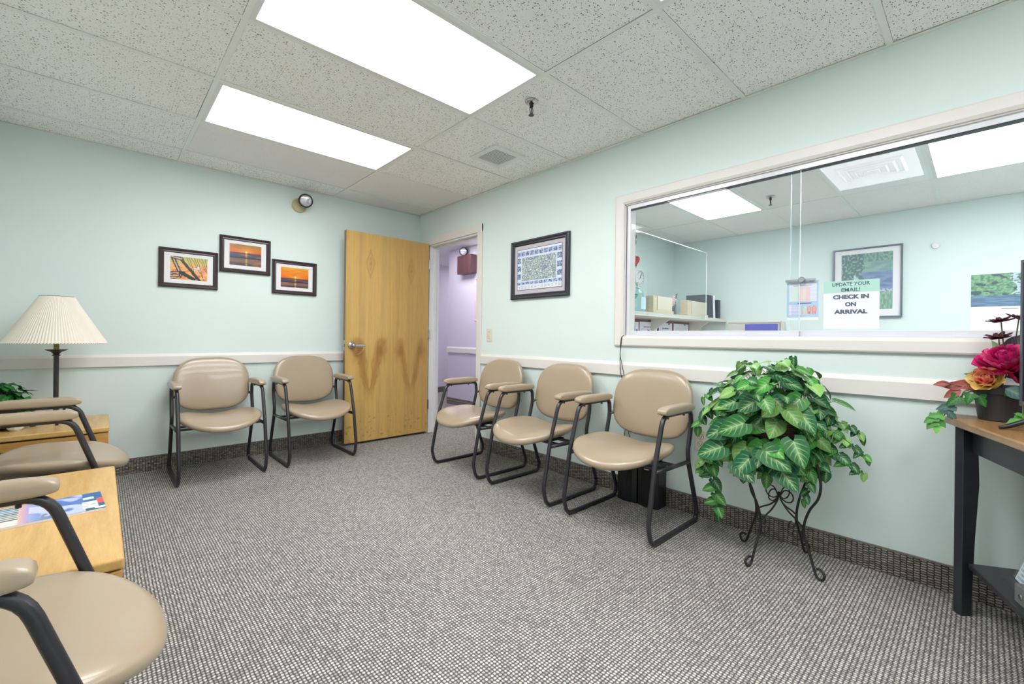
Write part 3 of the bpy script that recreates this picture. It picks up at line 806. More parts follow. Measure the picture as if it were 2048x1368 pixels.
# ================================================================== TABLES LEFT
def low_table(label, x0, x1, y0, y1, h):
    t = thing('end_table', label, 'table', ((x0 + x1) / 2, (y0 + y1) / 2, 0))
    a, b = (x1 - x0) / 2, (y1 - y0) / 2
    mb = MB(); mb.box(-a, a, -b, b, h - 0.032, h); mb.build('tabletop', M_oak, t, bevel=0.008, bseg=3)
    mb = MB()
    for s_ in (-1, 1):
        mb.box(-a + .02, a - .09, s_ * (b - .03), s_ * (b - .008), h - .09, h - .040)
        mb.box(s_ * (a - .03), s_ * (a - .008), -b + .09, b - .09, h - .09, h - .040)
    mb.build('apron', M_oakx, t, bevel=0.002)
    mb = MB(); mb.box(-a + .03, a - .03, -b + .03, b - .03, h - .06, h - .032); mb.build('shadow_gap_block', M_blkwood, t)  # black block painting in the shadow gap between top and apron
    for sx in (-1, 1):
        for sy in (-1, 1):
            mb = MB(); xa, xb = sorted((sx * (a - .004), sx * (a - .085))); ya, yb = sorted((sy * (b - .004), sy * (b - .085)))
            mb.box(xa, xb, ya, yb, 0, h - .036); mb.build('leg', M_oakx, t, bevel=0.003)
    return t
low_table('honey oak corner table under the pleated lamp and ivy', -3.19, -2.588, -0.655, -0.075, 0.47)
low_table('honey oak low table with magazines beside the foreground armchair', -3.19, -2.580, -2.69, -1.575, 0.437)

# lamp
t = thing('table_lamp', 'black stemmed table lamp with a wide cream pleated shade on the corner table', 'lamp', (-2.838, -0.325, 0.47))
mb = MB(); mb.lathe([(.238, .506), (.079, .800)], (0, 0, 0), 200, cap=False, pleat=0.009)
mb.build('lamp_shade', M_shade, t, thick=0.002)
mb = MB(); mb.tube([(.236 * math.cos(a * PI / 40), .236 * math.sin(a * PI / 40), .507) for a in range(80)], .002, 6, closed=True); mb.build('shade_bottom_ring', M_lampmetal, t)
mb = MB(); mb.tube([(.079 * math.cos(a * PI / 20), .079 * math.sin(a * PI / 20), .799) for a in range(40)], .0025, 6, closed=True)
for a in (0, 2 * PI / 3, 4 * PI / 3): mb.tube([(0, 0, .76), (.078 * math.cos(a), .078 * math.sin(a), .797)], .0018, 5)
mb.build('shade_frame', M_lampmetal, t)
mb = MB(); mb.lathe([(.008, .02), (.0125, .06), (.0125, .105), (.022, .108), (.022, .113), (.013, .118), (.018, .126), (.013, .134), (.024, .138), (.024, .143), (.012, .148),
                     (.0125, .30), (.0125, .425), (.020, .428), (.020, .432), (.013, .436), (.020, .446), (.026, .452), (.052, .464), (.052, .467), (.014, .466)], (0, 0, 0), 24)
mb.build('stem', M_lampmetal, t, smooth=False)
mb = MB(); mb.lathe([(.013, .466), (.013, .50), (.016, .503), (.016, .53), (.006, .535), (.006, .77)], (0, 0, 0), 16); mb.build('socket', M_brass, t)
for a in (200, 320, 80):
    a = math.radians(a); ca, sa = math.cos(a), math.sin(a)
    mb = MB(); mb.tube([(r_ * ca, r_ * sa, z_) for r_, z_ in [(q.x, q.z) for q in spline([(.008, 0, .075), (.04, 0, .082), (.075, 0, .06), (.092, 0, .025), (.102, 0, .008)])]], .006, 8)
    mb.lathe([(.014, 0), (.014, .004), (.007, .008)], (.102 * ca, .102 * sa, 0), 12); mb.build('lamp_foot', M_lampmetal, t, smooth=True)

# ------------------------------------------------------------------ leaves
def leaf(mb, base, d, nrm, L, W, kind='heart', curl=0.25, fold=0.15, col=(0.1, 0.3, 0.1), nu=6, nv=7):
    d = Vector(d).normalized(); nrm = Vector(nrm); nrm = (nrm - d * nrm.dot(d))
    if nrm.length < 1e-4: nrm = d.orthogonal()
    nrm.normalize(); sd = d.cross(nrm)
    B = Vector(base); vs = []; uvs = []; cs = []
    for j in range(nv + 1):
        t = j / nv
        if kind == 'heart': t = t ** 1.5
        if kind == 'heart': wdt = (math.sin(PI * min(1, t ** 0.62)) ** 0.8) * 0.5 * (1 - 0.12 * t) + (0.13 * (1 - t) if t < 0.12 else 0)
        elif kind == 'ivy': wdt = [0.20, 0.5, 0.42, 0.24, 0.30, 0.2, 0.11, 0.0][min(7, int(t * 7 + .5))]
        elif kind == 'lance': wdt = math.sin(PI * t ** 0.8) * 0.5
        else: wdt = math.sin(PI * min(1, 0.12 + 0.88 * t)) ** 0.6 * 0.5
        for i in range(nu + 1):
            s = i / nu * 2 - 1
            x = s * wdt * W
            back = 0.22 * abs(s) ** 1.3 * (1 - t) ** 3 if kind == 'heart' else (0.12 * abs(s) * (1 - t) if kind == 'ivy' else 0)
            y = (t - back) * L
            z = -curl * L * t * t + fold * W * (abs(s) ** 1.5) * (wdt * 2) - 0.02 * L
            vs.append(B + d * y + sd * x + nrm * z); uvs.append((s * 0.5 + 0.5, t)); cs.append(col)
    fs = [(j * (nu + 1) + i, j * (nu + 1) + i + 1, (j + 1) * (nu + 1) + i + 1, (j + 1) * (nu + 1) + i) for j in range(nv) for i in range(nu)]
    mb.add(vs, fs, cs, uvs)

# ivy plant on corner table
rnd = random.Random(5)
t = thing('potted_ivy', 'dark green ivy plant in a low pot on the corner table left of the lamp', 'plant', (-3.065, -0.36, 0.47))
mb = MB(); mb.lathe([(.055, 0), (.06, .005), (.075, .10), (.08, .102), (.08, .112), (.07, .112), (.068, .10)], (0, 0, 0), 24); mb.build('pot', M_wicker, t)
mb = MB(); st = MB()
for k in range(150):
    a = rnd.uniform(0, 2 * PI); e = rnd.uniform(-0.15, 1.0) * PI / 2
    rr = rnd.uniform(0.75, 1.0)
    p = Vector((0.135 * math.cos(a) * math.cos(e), 0.15 * math.sin(a) * math.cos(e), 0.10 + 0.175 * math.sin(e))) * rr
    out = Vector((math.cos(a) * math.cos(e), math.sin(a) * math.cos(e), math.sin(e) + 0.3))
    d = Vector((math.cos(a + rnd.uniform(-.6, .6)), math.sin(a + rnd.uniform(-.6, .6)), rnd.uniform(-.9, .25)))
    g_ = rnd.uniform(0.6, 1.3)
    leaf(mb, p, d, out, rnd.uniform(.055, .085), rnd.uniform(.05, .075), 'ivy', .2, .12, lin((0.12 * g_, 0.40 * g_, 0.16 * g_)))
    if k % 5 == 0: st.tube([(0, 0, .1), p * 0.6 + Vector((0, 0, .03)), p], .0015, 5)
mb.build('leaves', M_ivy, t, smooth=True); st.build('stems', M_stem, t)

# small glass dish with tissue
t = thing('glass_dish', 'small clear cut-glass dish on the corner table in front of the ivy', 'dish', (-2.995, -0.47, 0.47))
mb = MB(); mb.lathe([(.022, 0), (.034, .012), (.040, .03), (.037, .03), (.030, .013), (.004, .006)], (0, 0, 0), 12)
mb.build('bowl', plain('milky_cut_glass', C8(225, 232, 234), 0.12), t)

# magazine
def mag_col(u, v):
    # u 0..1 left to right along long side, v 0..1 near to far
    n = noise.noise(Vector((u * 5, v * 4, 2))); n2 = noise.noise(Vector((u * 16, v * 9, 5)))
    c = mixc((0.35, 0.48, 0.74), (0.74, 0.77, 0.90), sstep(-0.3, 0.4, math.sin(u * 9 + v * 7 + n * 3)))
    c = mixc(c, (0.86, 0.84, 0.93), sstep(.62, .2, u) * .8)
    if u < 0.36: c = mixc((0.95, 0.75, 0.62), (0.70, 0.60, 0.82), (u - .26) / .1)
    if u < 0.28: c = mixc((0.93, 0.90, 0.70), (0.80, 0.87, 0.93), v) if int(v * 22) % 2 else (0.24, 0.32, 0.45)
    if u < 0.28 and v < .25: c = (0.93, 0.86, 0.85)
    if 0.46 < u < 0.56 and v < 0.3 and n2 > -.1: c = (0.50, 0.56, 0.66)
    if u > 0.82: c = mixc((0.16, 0.36, 0.40), (0.20, 0.42, 0.66), v)
    if 0.80 < u < 0.94 and 0.12 < v < 0.5: c = (0.90, 0.92, 0.93) if n2 > -.25 else (0.7, .75, .8)
    if u > 0.94 and 0.32 < v < 0.62: c = (0.86, 0.33, 0.33)
    if 0.82 < u < 0.92 and 0.62 < v < 0.76: c = (0.86, 0.89, 0.9)
    if u > 0.9 and 0.04 < v < 0.14: c = (0.9, 0.93, 0.92)
    return lin(c)
def magazine(label, x, y, z, rz, w_=0.285, h_=0.215, th=0.007):
    t = thing('magazine', label, 'magazine', (x, y, z), rz)
    mb = MB(); mb.box(-w_ / 2, w_ / 2, -h_ / 2, h_ / 2, 0, th); mb.build('pages', M_paper, t)
    mb = MB(); mb.grid(lambda u, v: ((u - .5) * w_ * 1.005, (v - .5) * h_ * 1.01, th + .0006), 110, 80, mag_col); mb.build('cover', M_paperprint, t)
magazine('blue and lavender covered magazine lying on the low oak table', -2.765, -2.125, 0.4375, math.radians(4))

# ================================================================== PICTURES
def sunset(hz, sunx, suny, dark=False):
    def fn(u, v):
        n = noise.noise(Vector((u * 3, v * 22, hz * 9)))
        if v > hz:
            k = (v - hz) / (1 - hz); c = mixc((0.93, 0.42, 0.12), (0.93, 0.66, 0.18) if not dark else (0.62, 0.48, 0.16), k)
            c = mixc(c, (1, .78, .25), 0.5 * math.exp(-((u - sunx) ** 2 / .05 + (v - suny) ** 2 / .02)))
            c = mixc(c, (0.42, 0.24, 0.12), max(0, n) * 0.35)
            d = math.hypot((u - sunx) * 1.45, v - suny)
            c = mixc(c, (1, .97, .78), math.exp(-(d / .045) ** 2))
        else:
            k = v / hz; c = mixc((0.30, 0.26, 0.26), (0.27, 0.29, 0.40), k)
            c = mixc(c, (0.62, 0.40, 0.28), max(0, n * 1.4 + .1) * .8)
            c = mixc(c, (0.72, 0.50, 0.36), 0.5 * sstep(.15, .3, k) * (1 - sstep(.45, .6, k)))
            c = mixc(c, (1, .75, .35), 0.95 * math.exp(-((u - sunx) / .03) ** 2) * (0.55 + 0.45 * math.sin(v * 90)))
            if .58 < k < .64: c = (0.16, 0.16, 0.22)
            if .97 < k: c = (0.45, 0.2, .12)
        return lin(tuple(max(0, q) for q in c))
    return fn
def driftwood(u, v):
    sky = mixc((0.93, 0.66, 0.38), (0.74, 0.70, 0.36), sstep(.5, .9, v))
    n = noise.noise(Vector((u * 6, v * 6, 3))); n3 = noise.noise(Vector((u * 14, v * 14, 8)))
    c = mixc(sky, (0.86, 0.42, 0.30), sstep(.0, .5, n) * (1 - sstep(.4, .7, v)))
    c = mixc(c, (0.98, 0.80, 0.55), .4 * sstep(0.1, .5, n3))
    for (x0, y0, x1, y1, w_) in ((.05, 1.0, .28, .2, .055), (.22, 1.0, .78, .0, .045), (.0, .25, .35, .3, .05), (.28, .3, .62, .05, .06), (.0, .98, .3, .9, .05), (.0, .05, .25, .1, .04)):
        L2 = (x1 - x0) ** 2 + (y1 - y0) ** 2; tt = max(0, min(1, ((u - x0) * (x1 - x0) + (v - y0) * (y1 - y0)) / L2))
        d = math.hypot(u - x0 - tt * (x1 - x0), (v - y0 - tt * (y1 - y0)) * .7) + n3 * .015
        if d < w_: c = mixc((0.12, 0.13, 0.10), (0.80, 0.66, 0.55), 1.0 if (d < w_ * .35 and x0 < .1) else 0)
    for k in range(9):
        x0 = .45 + k * .07; d = abs((u - x0) - (v - .9) * (-.28 + .09 * math.sin(k * 2.1)) + n * .02)
        if d < .007 and v > .15 * (k % 3): c = (0.22, 0.16, 0.14)
    if .62 < u < .82 and .42 < v < .62 and n3 > .05: c = (0.86, 0.85, 0.93)
    return lin(c)
def picture_back(name, label, x, z, w_, h_, fn, nx=110, ny=80):
    t = thing(name, label, 'picture', (x, 0, z))
    mb = MB(); frame_ring(mb, w_, h_, 0.034, 0, 0.022); mb.build('frame', M_frame_dark, t, fix=True)
    mb = MB(); mb.box(-w_ / 2 + .03, w_ / 2 - .03, -.008, -.001, -h_ / 2 + .03, h_ / 2 - .03); mb.build('mat_board', M_mat_white, t)
    print_panel('photo_print', w_ - .145, h_ - .125, nx, ny, fn, M_print, t, (0, -.0086, .002))
picture_back('framed_picture', 'dark framed picture of driftwood branches, leftmost of the three on the back wall', -2.118, 1.558, .386, .304, driftwood, 150, 110)
picture_back('framed_picture', 'dark framed sunset picture hung highest of the three on the back wall', -1.723, 1.716, .384, .304, sunset(.62, .52, .64, True))
picture_back('framed_picture', 'dark framed orange sunset picture nearest the door on the back wall', -1.324, 1.565, .384, .304, sunset(.45, .52, .52))

def town_map(u, v):
    n = noise.noise(Vector((u * 60, v * 46, 1))); n2 = noise.noise(Vector((u * 9, v * 7, 4))); n3 = noise.noise(Vector((u * 34, v * 34, 9)))
    paper = (0.90, 0.91, 0.95)
    c = paper
    if .10 < u < .88 and .22 < v < .80:
        c = mixc((0.74, 0.79, 0.78), (0.44, 0.52, 0.54), sstep(-.35, .4, n * 1.3 + n3 * .7))
        c = mixc(c, (0.42, 0.46, 0.60), .5 * sstep(.0, .5, n2))
        if n3 > .3: c = (0.86, 0.88, .87)
    elif (v > .84 and v < .95) or (v > .13 and v < .2) or ((u < .08 or u > .90) and .2 < v < .84 and int(v * 15) % 3 != 0):
        cellx = math.sin(u * 30 * 2) if (v > .84 or v < .2) else 1
        if cellx > -.6 and n3 + n > -.15: c = (0.42, 0.45, 0.58)
        else: c = (0.72, .78, .9)
    elif .03 < v < .1 and int(u * 40) % 3 and n > -.1: c = (0.75, .76, .78)
    else: c = (0.84, 0.89, 0.95) if .1 < v < .9 else paper
    return lin(c)
t = thing('framed_picture', 'black beaded frame with a grey-matted town map on the window wall', 'picture', (0, -1.824, 1.614), -PI / 2)
W_, H_ = .635, .490
mb = MB(); frame_ring(mb, W_, H_, 0.042, 0, 0.028); mb.build('frame', M_frame_black, t, fix=True)
mb = MB(); rb = M_bolt
def bead(mb, a, b, n):
    for i in range(n + 1):
        p = Vector(a).lerp(Vector(b), i / n); mb.sellip(p, (.0045, .0045, .004), 1, 1, 6, 4)
hx, hz = W_ / 2 - .010, H_ / 2 - .010
for a, b, n in (((-hx, -.026, hz), (hx, -.026, hz), 46), ((-hx, -.026, -hz), (hx, -.026, -hz), 46), ((-hx, -.026, -hz), (-hx, -.026, hz), 36), ((hx, -.026, -hz), (hx, -.026, hz), 36)): bead(mb, a, b, n)
mb.build('frame_beading', plain('worn_black_beads', C8(96, 98, 108), 0.3), t, smooth=True)
mb = MB(); mb.box(-W_ / 2 + .035, W_ / 2 - .035, -.010, -.001, -H_ / 2 + .035, H_ / 2 - .035); mb.build('mat_board', M_mat_grey, t)
mb = MB(); mb.box(-.2465, .2465, -.0107, -.0102, -.172, .172); mb.build('mat_line', M_frame_black, t)
print_panel('map_print', .485, .336, 190, 130, town_map, M_print, t, (0, -.0112, 0))

# switch and outlet
t = thing('light_switch', 'ivory toggle light switch beside the door casing', 'light switch', (0, -1.210, 1.062), -PI / 2)
mb = MB(); mb.box(-.036, .036, -.006, 0, -.058, .058); mb.build('cover_plate', M_plate, t, bevel=.003)
mb = MB(); mb.box(-.006, .006, -.016, -.005, -.010, .008); mb.build('toggle', M_plate, t, bevel=.002)
mb = MB()
for z in (-.03, .03):
    mb = MB(); mb.lathe([(.0035, 0), (.003, .0015)], (0, -.006, z), 8, R=Matrix.Rotation(PI / 2, 3, 'X')); mb.build('screw', M_bolt, t)
t = thing('power_outlet', 'ivory duplex power outlet on the wall beside the leafy plant', 'outlet', (0, -3.139, 0.449), -PI / 2)
mb = MB(); mb.box(-.036, .036, -.006, 0, -.058, .058); mb.build('cover_plate', M_plate, t, bevel=.003)
for z in (-.022, .022):
    mb = MB(); mb.lathe([(.0165, 0), (.0165, .002)], (0, -.006, z), 20, R=Matrix.Rotation(PI / 2, 3, 'X')); so = mb.build('socket', M_plate, t)
    mb = MB(); mb.box(-.0075, -.0050, -.0086, -.0078, z - .002, z + .007); mb.box(.0050, .0075, -.0086, -.0078, z - .002, z + .007); mb.lathe([(.0028, 0), (.0028, .0006)], (0, -.008, z - .008), 10, R=Matrix.Rotation(PI / 2, 3, 'X')); mb.build('slots', M_black, so)
    mb = MB(); mb.lathe([(.0178, 0), (.0178, .0015), (.0166, .0015), (.0166, 0)], (0, -.006, z), 20, R=Matrix.Rotation(PI / 2, 3, 'X'), cap=False); mb.build('socket_rim', M_bolt, so)

# speakers and cables
for (y, lab, yy) in ((-2.715, 'left black speaker on the carpet under the nearest window-wall chair', 0), (-2.862, 'right black speaker with a small badge under the nearest window-wall chair', 1)):
    t = thing('computer_speaker', lab, 'speaker', (-.012, y, 0), -PI / 2, 'black speakers under the chair')
    hh = .275
    poly = [(-.070, 0)] + [(-.070 + .140 * i / 8, -.098 - .016 * math.sin(PI * i / 8)) for i in range(9)] + [(.070, 0)]
    mb = MB(); mb.prism(poly, 0, hh, 'z'); mb.build('cabinet', M_black, t, fix=True, bevel=.003)
    mb = MB(); mb.prism([(p[0] * .86, p[1] - .002) for p in poly[1:-1]] + [(.060, -.095), (-.060, -.095)], .02, hh - .03, 'z'); mb.build('grille', plain('black_speaker_cloth', C8(22, 22, 24), .85), t, fix=True)
    if yy:
        mb = MB(); mb.box(-.016, .016, -.119, -.116, hh - .04, hh - .034); mb.build('badge', M_chrome, t)
for i, (dy, ph) in enumerate(((0.0, 0), (-.012, 1.4))):
    pts = [(-.004, -2.612, 1.068), (-.023, -2.605 + dy * .2, 1.05), (-.023, -2.600 + dy * .3, 1.0)]
    for k in range(1, 13):
        z = 1.0 - k * .062; x = -.023 if z > .79 else -.012
        pts.append((x - .002 * i, -2.600 - k * (.004 + .004 * i) + .010 * math.sin(k * .7 + ph), z))
    pts.append((-.015, -2.70 - .12 * i, .276))
    mb = MB(); mb.tube(spline(pts, 4), .0022, 6)
    tag(mb.build('cable', M_black, smooth=True), ['thin black cable hanging from the window corner behind the chair, left strand', 'thin black cable hanging from the window corner behind the chair, right strand'][i], 'cable', 'black cables below the window')

# ================================================================== PLANT ON STAND
PX, PY = -0.235, -3.61
t = thing('plant_stand', 'black wrought iron scroll plant stand holding the leafy basket', 'plant stand', (PX, PY, 0))
ang0 = math.radians(23)
for k in range(4):
    a = ang0 + PI / 4 + k * PI / 2; ca, sa = math.cos(a), math.sin(a)
    def P(r_, z_): return (r_ * ca, r_ * sa, z_)
    foot = [P(.178, .045), P(.195, .048), P(.212, .032), P(.205, .010), P(.188, .006), P(.172, .025), P(.150, .09), P(.125, .16), P(.122, .22), P(.145, .29), P(.180, .35), P(.192, .41), P(.180, .48), P(.155, .56)]
    mb = MB(); mb.tube(spline(foot, 6), .0055, 8); mb.build('leg', M_iron, t, smooth=True)
    arm = [P(0.004, .31), P(.012, .285), P(.045, .25), P(.085, .225), P(.112, .205)]
    mb = MB(); mb.tube(spline(arm, 6), .0038, 6)
    sc = [P(.004, .305)] + [P(.040 + .030 * math.cos(q) * (1 - q * .06), .318 + .028 * math.sin(q) * (1 - q * .06)) for q in [2.7 - i * .45 for i in range(14)]]
    mb.tube(sc, .003, 6)
    sc2 = [P(.116, .20)] + [P(.086 + .030 * math.cos(q) * (1 - .05 * j), .160 + .030 * math.sin(q) * (1 - .05 * j)) for j, q in enumerate([.6 - i * .45 for i in range(13)])]
    mb.tube(sc2, .003, 6)
    mb.build('scroll', M_iron, t, smooth=True)
mb = MB(); mb.sellip((0, 0, .315), (.011, .011, .011), 1, 1, 14, 8); mb.build('finial', M_iron, t, smooth=True)
mb = MB()
for z, rr in ((.56, .155), (.53, .165)): mb.tube([(rr * math.cos(i * PI / 18), rr * math.sin(i * PI / 18), z) for i in range(36)], .004, 6, closed=True)
mb.tube([(-.15, 0, .53), (.15, 0, .53)], .003, 6); mb.tube([(0, -.15, .53), (0, .15, .53)], .003, 6)
mb.build('top_ring', M_iron, t, smooth=True)

t = thing('leafy_plant', 'large variegated artificial vine plant in a dark wicker basket on the iron stand', 'plant', (PX, PY, 0.535))
mb = MB(); mb.lathe([(.09, 0), (.115, .01), (.135, .10), (.145, .19), (.148, .20), (.138, .20), (.128, .17), (.01, .165)], (0, 0, 0), 36); mb.build('basket', M_wicker, t, smooth=True)
rnd = random.Random(11)
lm = MB(); sm = MB()
def green(r_):
    q = r_.random()
    if q < .36: c = (0.08, 0.33, 0.18)
    elif q < .72: c = (0.22, 0.50, 0.18)
    else: c = (0.44, 0.62, 0.31)
    g_ = r_.uniform(.85, 1.15); return lin(tuple(x * g_ for x in c))
XM = -PX - 0.012         # clearance to wall in local x
def place_leaf(p, out, L, droop=0.6, kind='heart'):
    p = Vector(p)
    d = Vector((out[0], out[1], 0)); d = d.normalized() if d.length > .01 else Vector((rnd.uniform(-1, 1), rnd.uniform(-1, 1), 0)).normalized()
    a = rnd.uniform(-1.5, 1.5); d = Matrix.Rotation(a, 3, 'Z') @ d
    d.z = -droop * .8 + rnd.uniform(-.7, .5)
    n_ = Vector(out) * 1.0 + Vector((-.35, -.1, .45)) + Vector((rnd.uniform(-.3, .3), rnd.uniform(-.3, .3), 0))
    if p.x + d.normalized().x * L > XM: d.x = -abs(d.x) * .3
    if p.x > XM - .02: p.x = XM - .02
    leaf(lm, p, d, n_, L, L * rnd.uniform(.88, 1.05), kind, rnd.uniform(.1, .35), rnd.uniform(.02, .18), green(rnd))
    sm.tube([p * .72, p * .9 + Vector((0, 0, .012)), p], .0013, 5)
# mound of leaves above and around the basket
CY_ = .035
N = 370
for k in range(N):
    zz = 1 - 1.70 * (k + .5) / N            # from top to below the rim
    a = k * 2.399963 + rnd.uniform(-.4, .4); rr = math.sqrt(max(0, 1 - zz * zz))
    out = Vector((math.cos(a) * rr, math.sin(a) * rr, zz))
    if out.x > 0.5 and rnd.random() < .6: continue
    shell = rnd.uniform(.68, 1.08)
    low = 1 - max(0, zz)
    p = Vector((out.x * (.185 if out.x < 0 else .16) * (1.25 if zz > .3 else 1), CY_ + out.y * (.265 if zz > .3 else .205), 0.12 + (out.z * (.285 if zz > 0 else .26)))) * shell
    if -.25 < zz < .3 and out.x < -.6 and -.75 < out.y < .35 and rnd.random() < .9: continue     # gap showing basket
    L = .058 + .04 * low * rnd.uniform(.4, 1) + rnd.uniform(-.012, .018)
    place_leaf(p, out, L, .35 + .4 * low)
# big leaves low front
for (x_, y_, z_, L, dy) in ((-.19, .14, .10, .125, .8), (-.21, .07, .13, .13, .9), (-.17, -.03, .25, .10, -.9), (-.21, -.02, .02, .125, -.8), (-.20, .17, .00, .13, .9), (-.19, -.12, .08, .12, -.25),
                            (-.20, .05, -.03, .11, .3), (-.19, .02, .24, .10, .6), (-.17, -.14, .20, .10, -.4), (-.21, .10, -.06, .11, -.6), (-.20, -.08, -.06, .10, -.5), (-.18, .12, .22, .095, .9)):
    leaf(lm, Vector((x_, y_ + CY_ * .5, z_)), Vector((-.25, dy, -.45)), Vector((-.9, -.15, .40)), L, L * .86, 'heart', .15, .05, lin((rnd.uniform(.06, .14), rnd.uniform(.30, .42), rnd.uniform(.16, .22))), 8, 9)
# trailing vines (world offsets from plant base)
def vine(pts, nleaf, L0, L1, kind='heart'):
    q = spline([Vector(p) - Vector((PX, PY, .535)) for p in pts], 8)
    q = [Vector((min(v.x, XM - .01), v.y, v.z)) for v in q]
    sm.tube(q, .0018, 6)
    for k in range(nleaf):
        u = .12 + .88 * k / max(1, nleaf - 1); v = q[min(len(q) - 1, int(u * (len(q) - 1)))]
        sd = 1 if k % 2 else -1
        out = Vector((-.8, sd * .4, .3)); L = L0 + (L1 - L0) * u
        d = Vector((-.3 + rnd.uniform(-.2, .2), sd * rnd.uniform(.4, 1), -rnd.uniform(.3, 1.1)))
        if k == nleaf - 1: d = Vector((-.1, 0, -1))
        leaf(lm, v, d, out, L * rnd.uniform(.85, 1.15), L * .82, kind, .2, .1, green(rnd))
vine([(-.27, -3.50, .72), (-.32, -3.40, .62), (-.33, -3.34, .45), (-.32, -3.345, .30), (-.31, -3.36, .18)], 16, .085, .06)
vine([(-.27, -3.46, .74), (-.30, -3.36, .72), (-.31, -3.29, .68), (-.30, -3.25, .58)], 11, .07, .05)
vine([(-.27, -3.44, .80), (-.29, -3.34, .80), (-.30, -3.275, .74)], 6, .06, .04)
vine([(-.27, -3.48, .66), (-.33, -3.37, .56), (-.34, -3.30, .44), (-.33, -3.29, .38)], 11, .08, .055)
vine([(-.25, -3.72, .67), (-.26, -3.81, .655), (-.26, -3.88, .61), (-.25, -3.94, .555)], 12, .065, .032)
vine([(-.25, -3.72, .62), (-.25, -3.80, .58), (-.25, -3.87, .53), (-.24, -3.925, .485)], 9, .085, .035)
vine([(-.22, -3.72, .70), (-.20, -3.80, .69), (-.18, -3.87, .67), (-.17, -3.91, .63)], 10, .055, .038)
vine([(-.25, -3.70, .56), (-.27, -3.76, .52), (-.27, -3.80, .47)], 7, .075, .05)
vine([(-.27, -3.70, .60), (-.30, -3.74, .52), (-.31, -3.745, .42), (-.30, -3.725, .33)], 10, .075, .035)
vine([(-.30, -3.60, .62), (-.36, -3.60, .52), (-.38, -3.60, .43)], 7, .09, .06)
vine([(-.30, -3.52, .62), (-.36, -3.50, .50), (-.37, -3.50, .43)], 7, .09, .07)
vine([(-.24, -3.62, .90), (-.25, -3.64, .95), (-.27, -3.67, .965)], 4, .06, .06)
vine([(-.24, -3.56, .88), (-.26, -3.50, .93), (-.28, -3.45, .93)], 5, .065, .06)
lm.build('foliage', M_leaf, t, smooth=True); sm.build('stems', M_stem, t)

# ================================================================== TV CORNER STAND
TZ = 0.752
fd = Vector((-.94, -.355, 0)).normalized(); Tp = Vector((-.130, -4.158, 0)); Q = Tp + fd * 0.95
top = [(Tp.x, Tp.y), (-.012, -4.178), (-.012, -5.15), (-.55, -5.25), (Q.x - .05, Q.y - .25), (Q.x, Q.y)]
t = thing('corner_stand', 'black corner stand with a golden wood top at the right edge', 'table', (0, 0, 0))
mb = MB(); mb.prism(top, TZ - .028, TZ, 'z'); mb.build('tabletop', M_pine, t, fix=True, bevel=.008, bseg=3)
nrm = Vector((-fd.y, fd.x, 0)); nrm = nrm if nrm.y < 0 else -nrm       # towards rear
def legprism(cx_, cy_, ang, name='leg'):
    R_ = Matrix.Rotation(ang, 3, 'Z'); rings = []; zz = [0, .012, .10, .30, .50, .62, TZ - .03]
    ww = [.026, .028, .030, .036, .046, .043, .043]; vs = []
    for z_, w_ in zip(zz, ww):
        for (a, b) in ((-.024, -.022), (w_ * 1.45 - .024, -.022), (w_ * 1.45 - .024, .020), (-.012, .020), (-.024, .008)):
            v = R_ @ Vector((a, b, 0)); vs.append((cx_ + v.x, cy_ + v.y, z_))
    n = 5; fs = [tuple(range(n - 1, -1, -1)), tuple((len(zz) - 1) * n + k for k in range(n))]
    for i in range(len(zz) - 1):
        for k in range(n): fs.append((i * n + k, i * n + (k + 1) % n, (i + 1) * n + (k + 1) % n, (i + 1) * n + k))
    mb = MB(); mb.add(vs, fs); return mb.build(name, M_blkwood, t, fix=True, bevel=.003)
legprism(-.160, -4.212, math.radians(-41))
legprism(Q.x + .09, Q.y - .05, math.radians(-80))
legprism(-.055, -4.405, math.radians(-60))
legprism(-.06, -5.08, math.radians(-60))
mb = MB()
a0 = Vector((-.165, -4.235, 0)); a1 = Q + Vector((.08, -.03, 0))
poly = [(a0.x, a0.y), (a1.x, a1.y), (a1.x + nrm.x * .02, a1.y + nrm.y * .02), (a0.x + nrm.x * .02, a0.y + nrm.y * .02)]
mb.prism(poly, TZ - .125, TZ - .028, 'z'); mb.prism([(-.12, -4.245), (-.10, -4.25), (-.028, -4.36), (-.028, -5.1), (-.048, -5.1), (-.048, -4.37)], TZ - .125, TZ - .028, 'z')
mb.build('apron', M_blkwood, t, fix=True)
mb = MB(); s0 = Vector((-.178, -4.228, 0)); s1 = s0 + fd * .82
mb.prism([(s0.x, s0.y), (-.105, -4.35), (-.06, -4.45), (-.06, -5.05), (-.5, -5.1), (s1.x, s1.y)], .185, .205, 'z'); mb.build('lower_shelf', M_blkwood, t, fix=True, bevel=.003)

# TV
tvd = Vector((-.90, -.43, 0)).normalized(); E_ = Vector((-.205, -4.3525, 0)); tw = .90; ctr = E_ + tvd * tw / 2
ang = math.atan2(-tvd.y, -tvd.x)          # local x from far end to near end reversed
t = thing('television', 'black flat screen television at the right edge, on the corner stand', 'television', (ctr.x, ctr.y, TZ), ang)
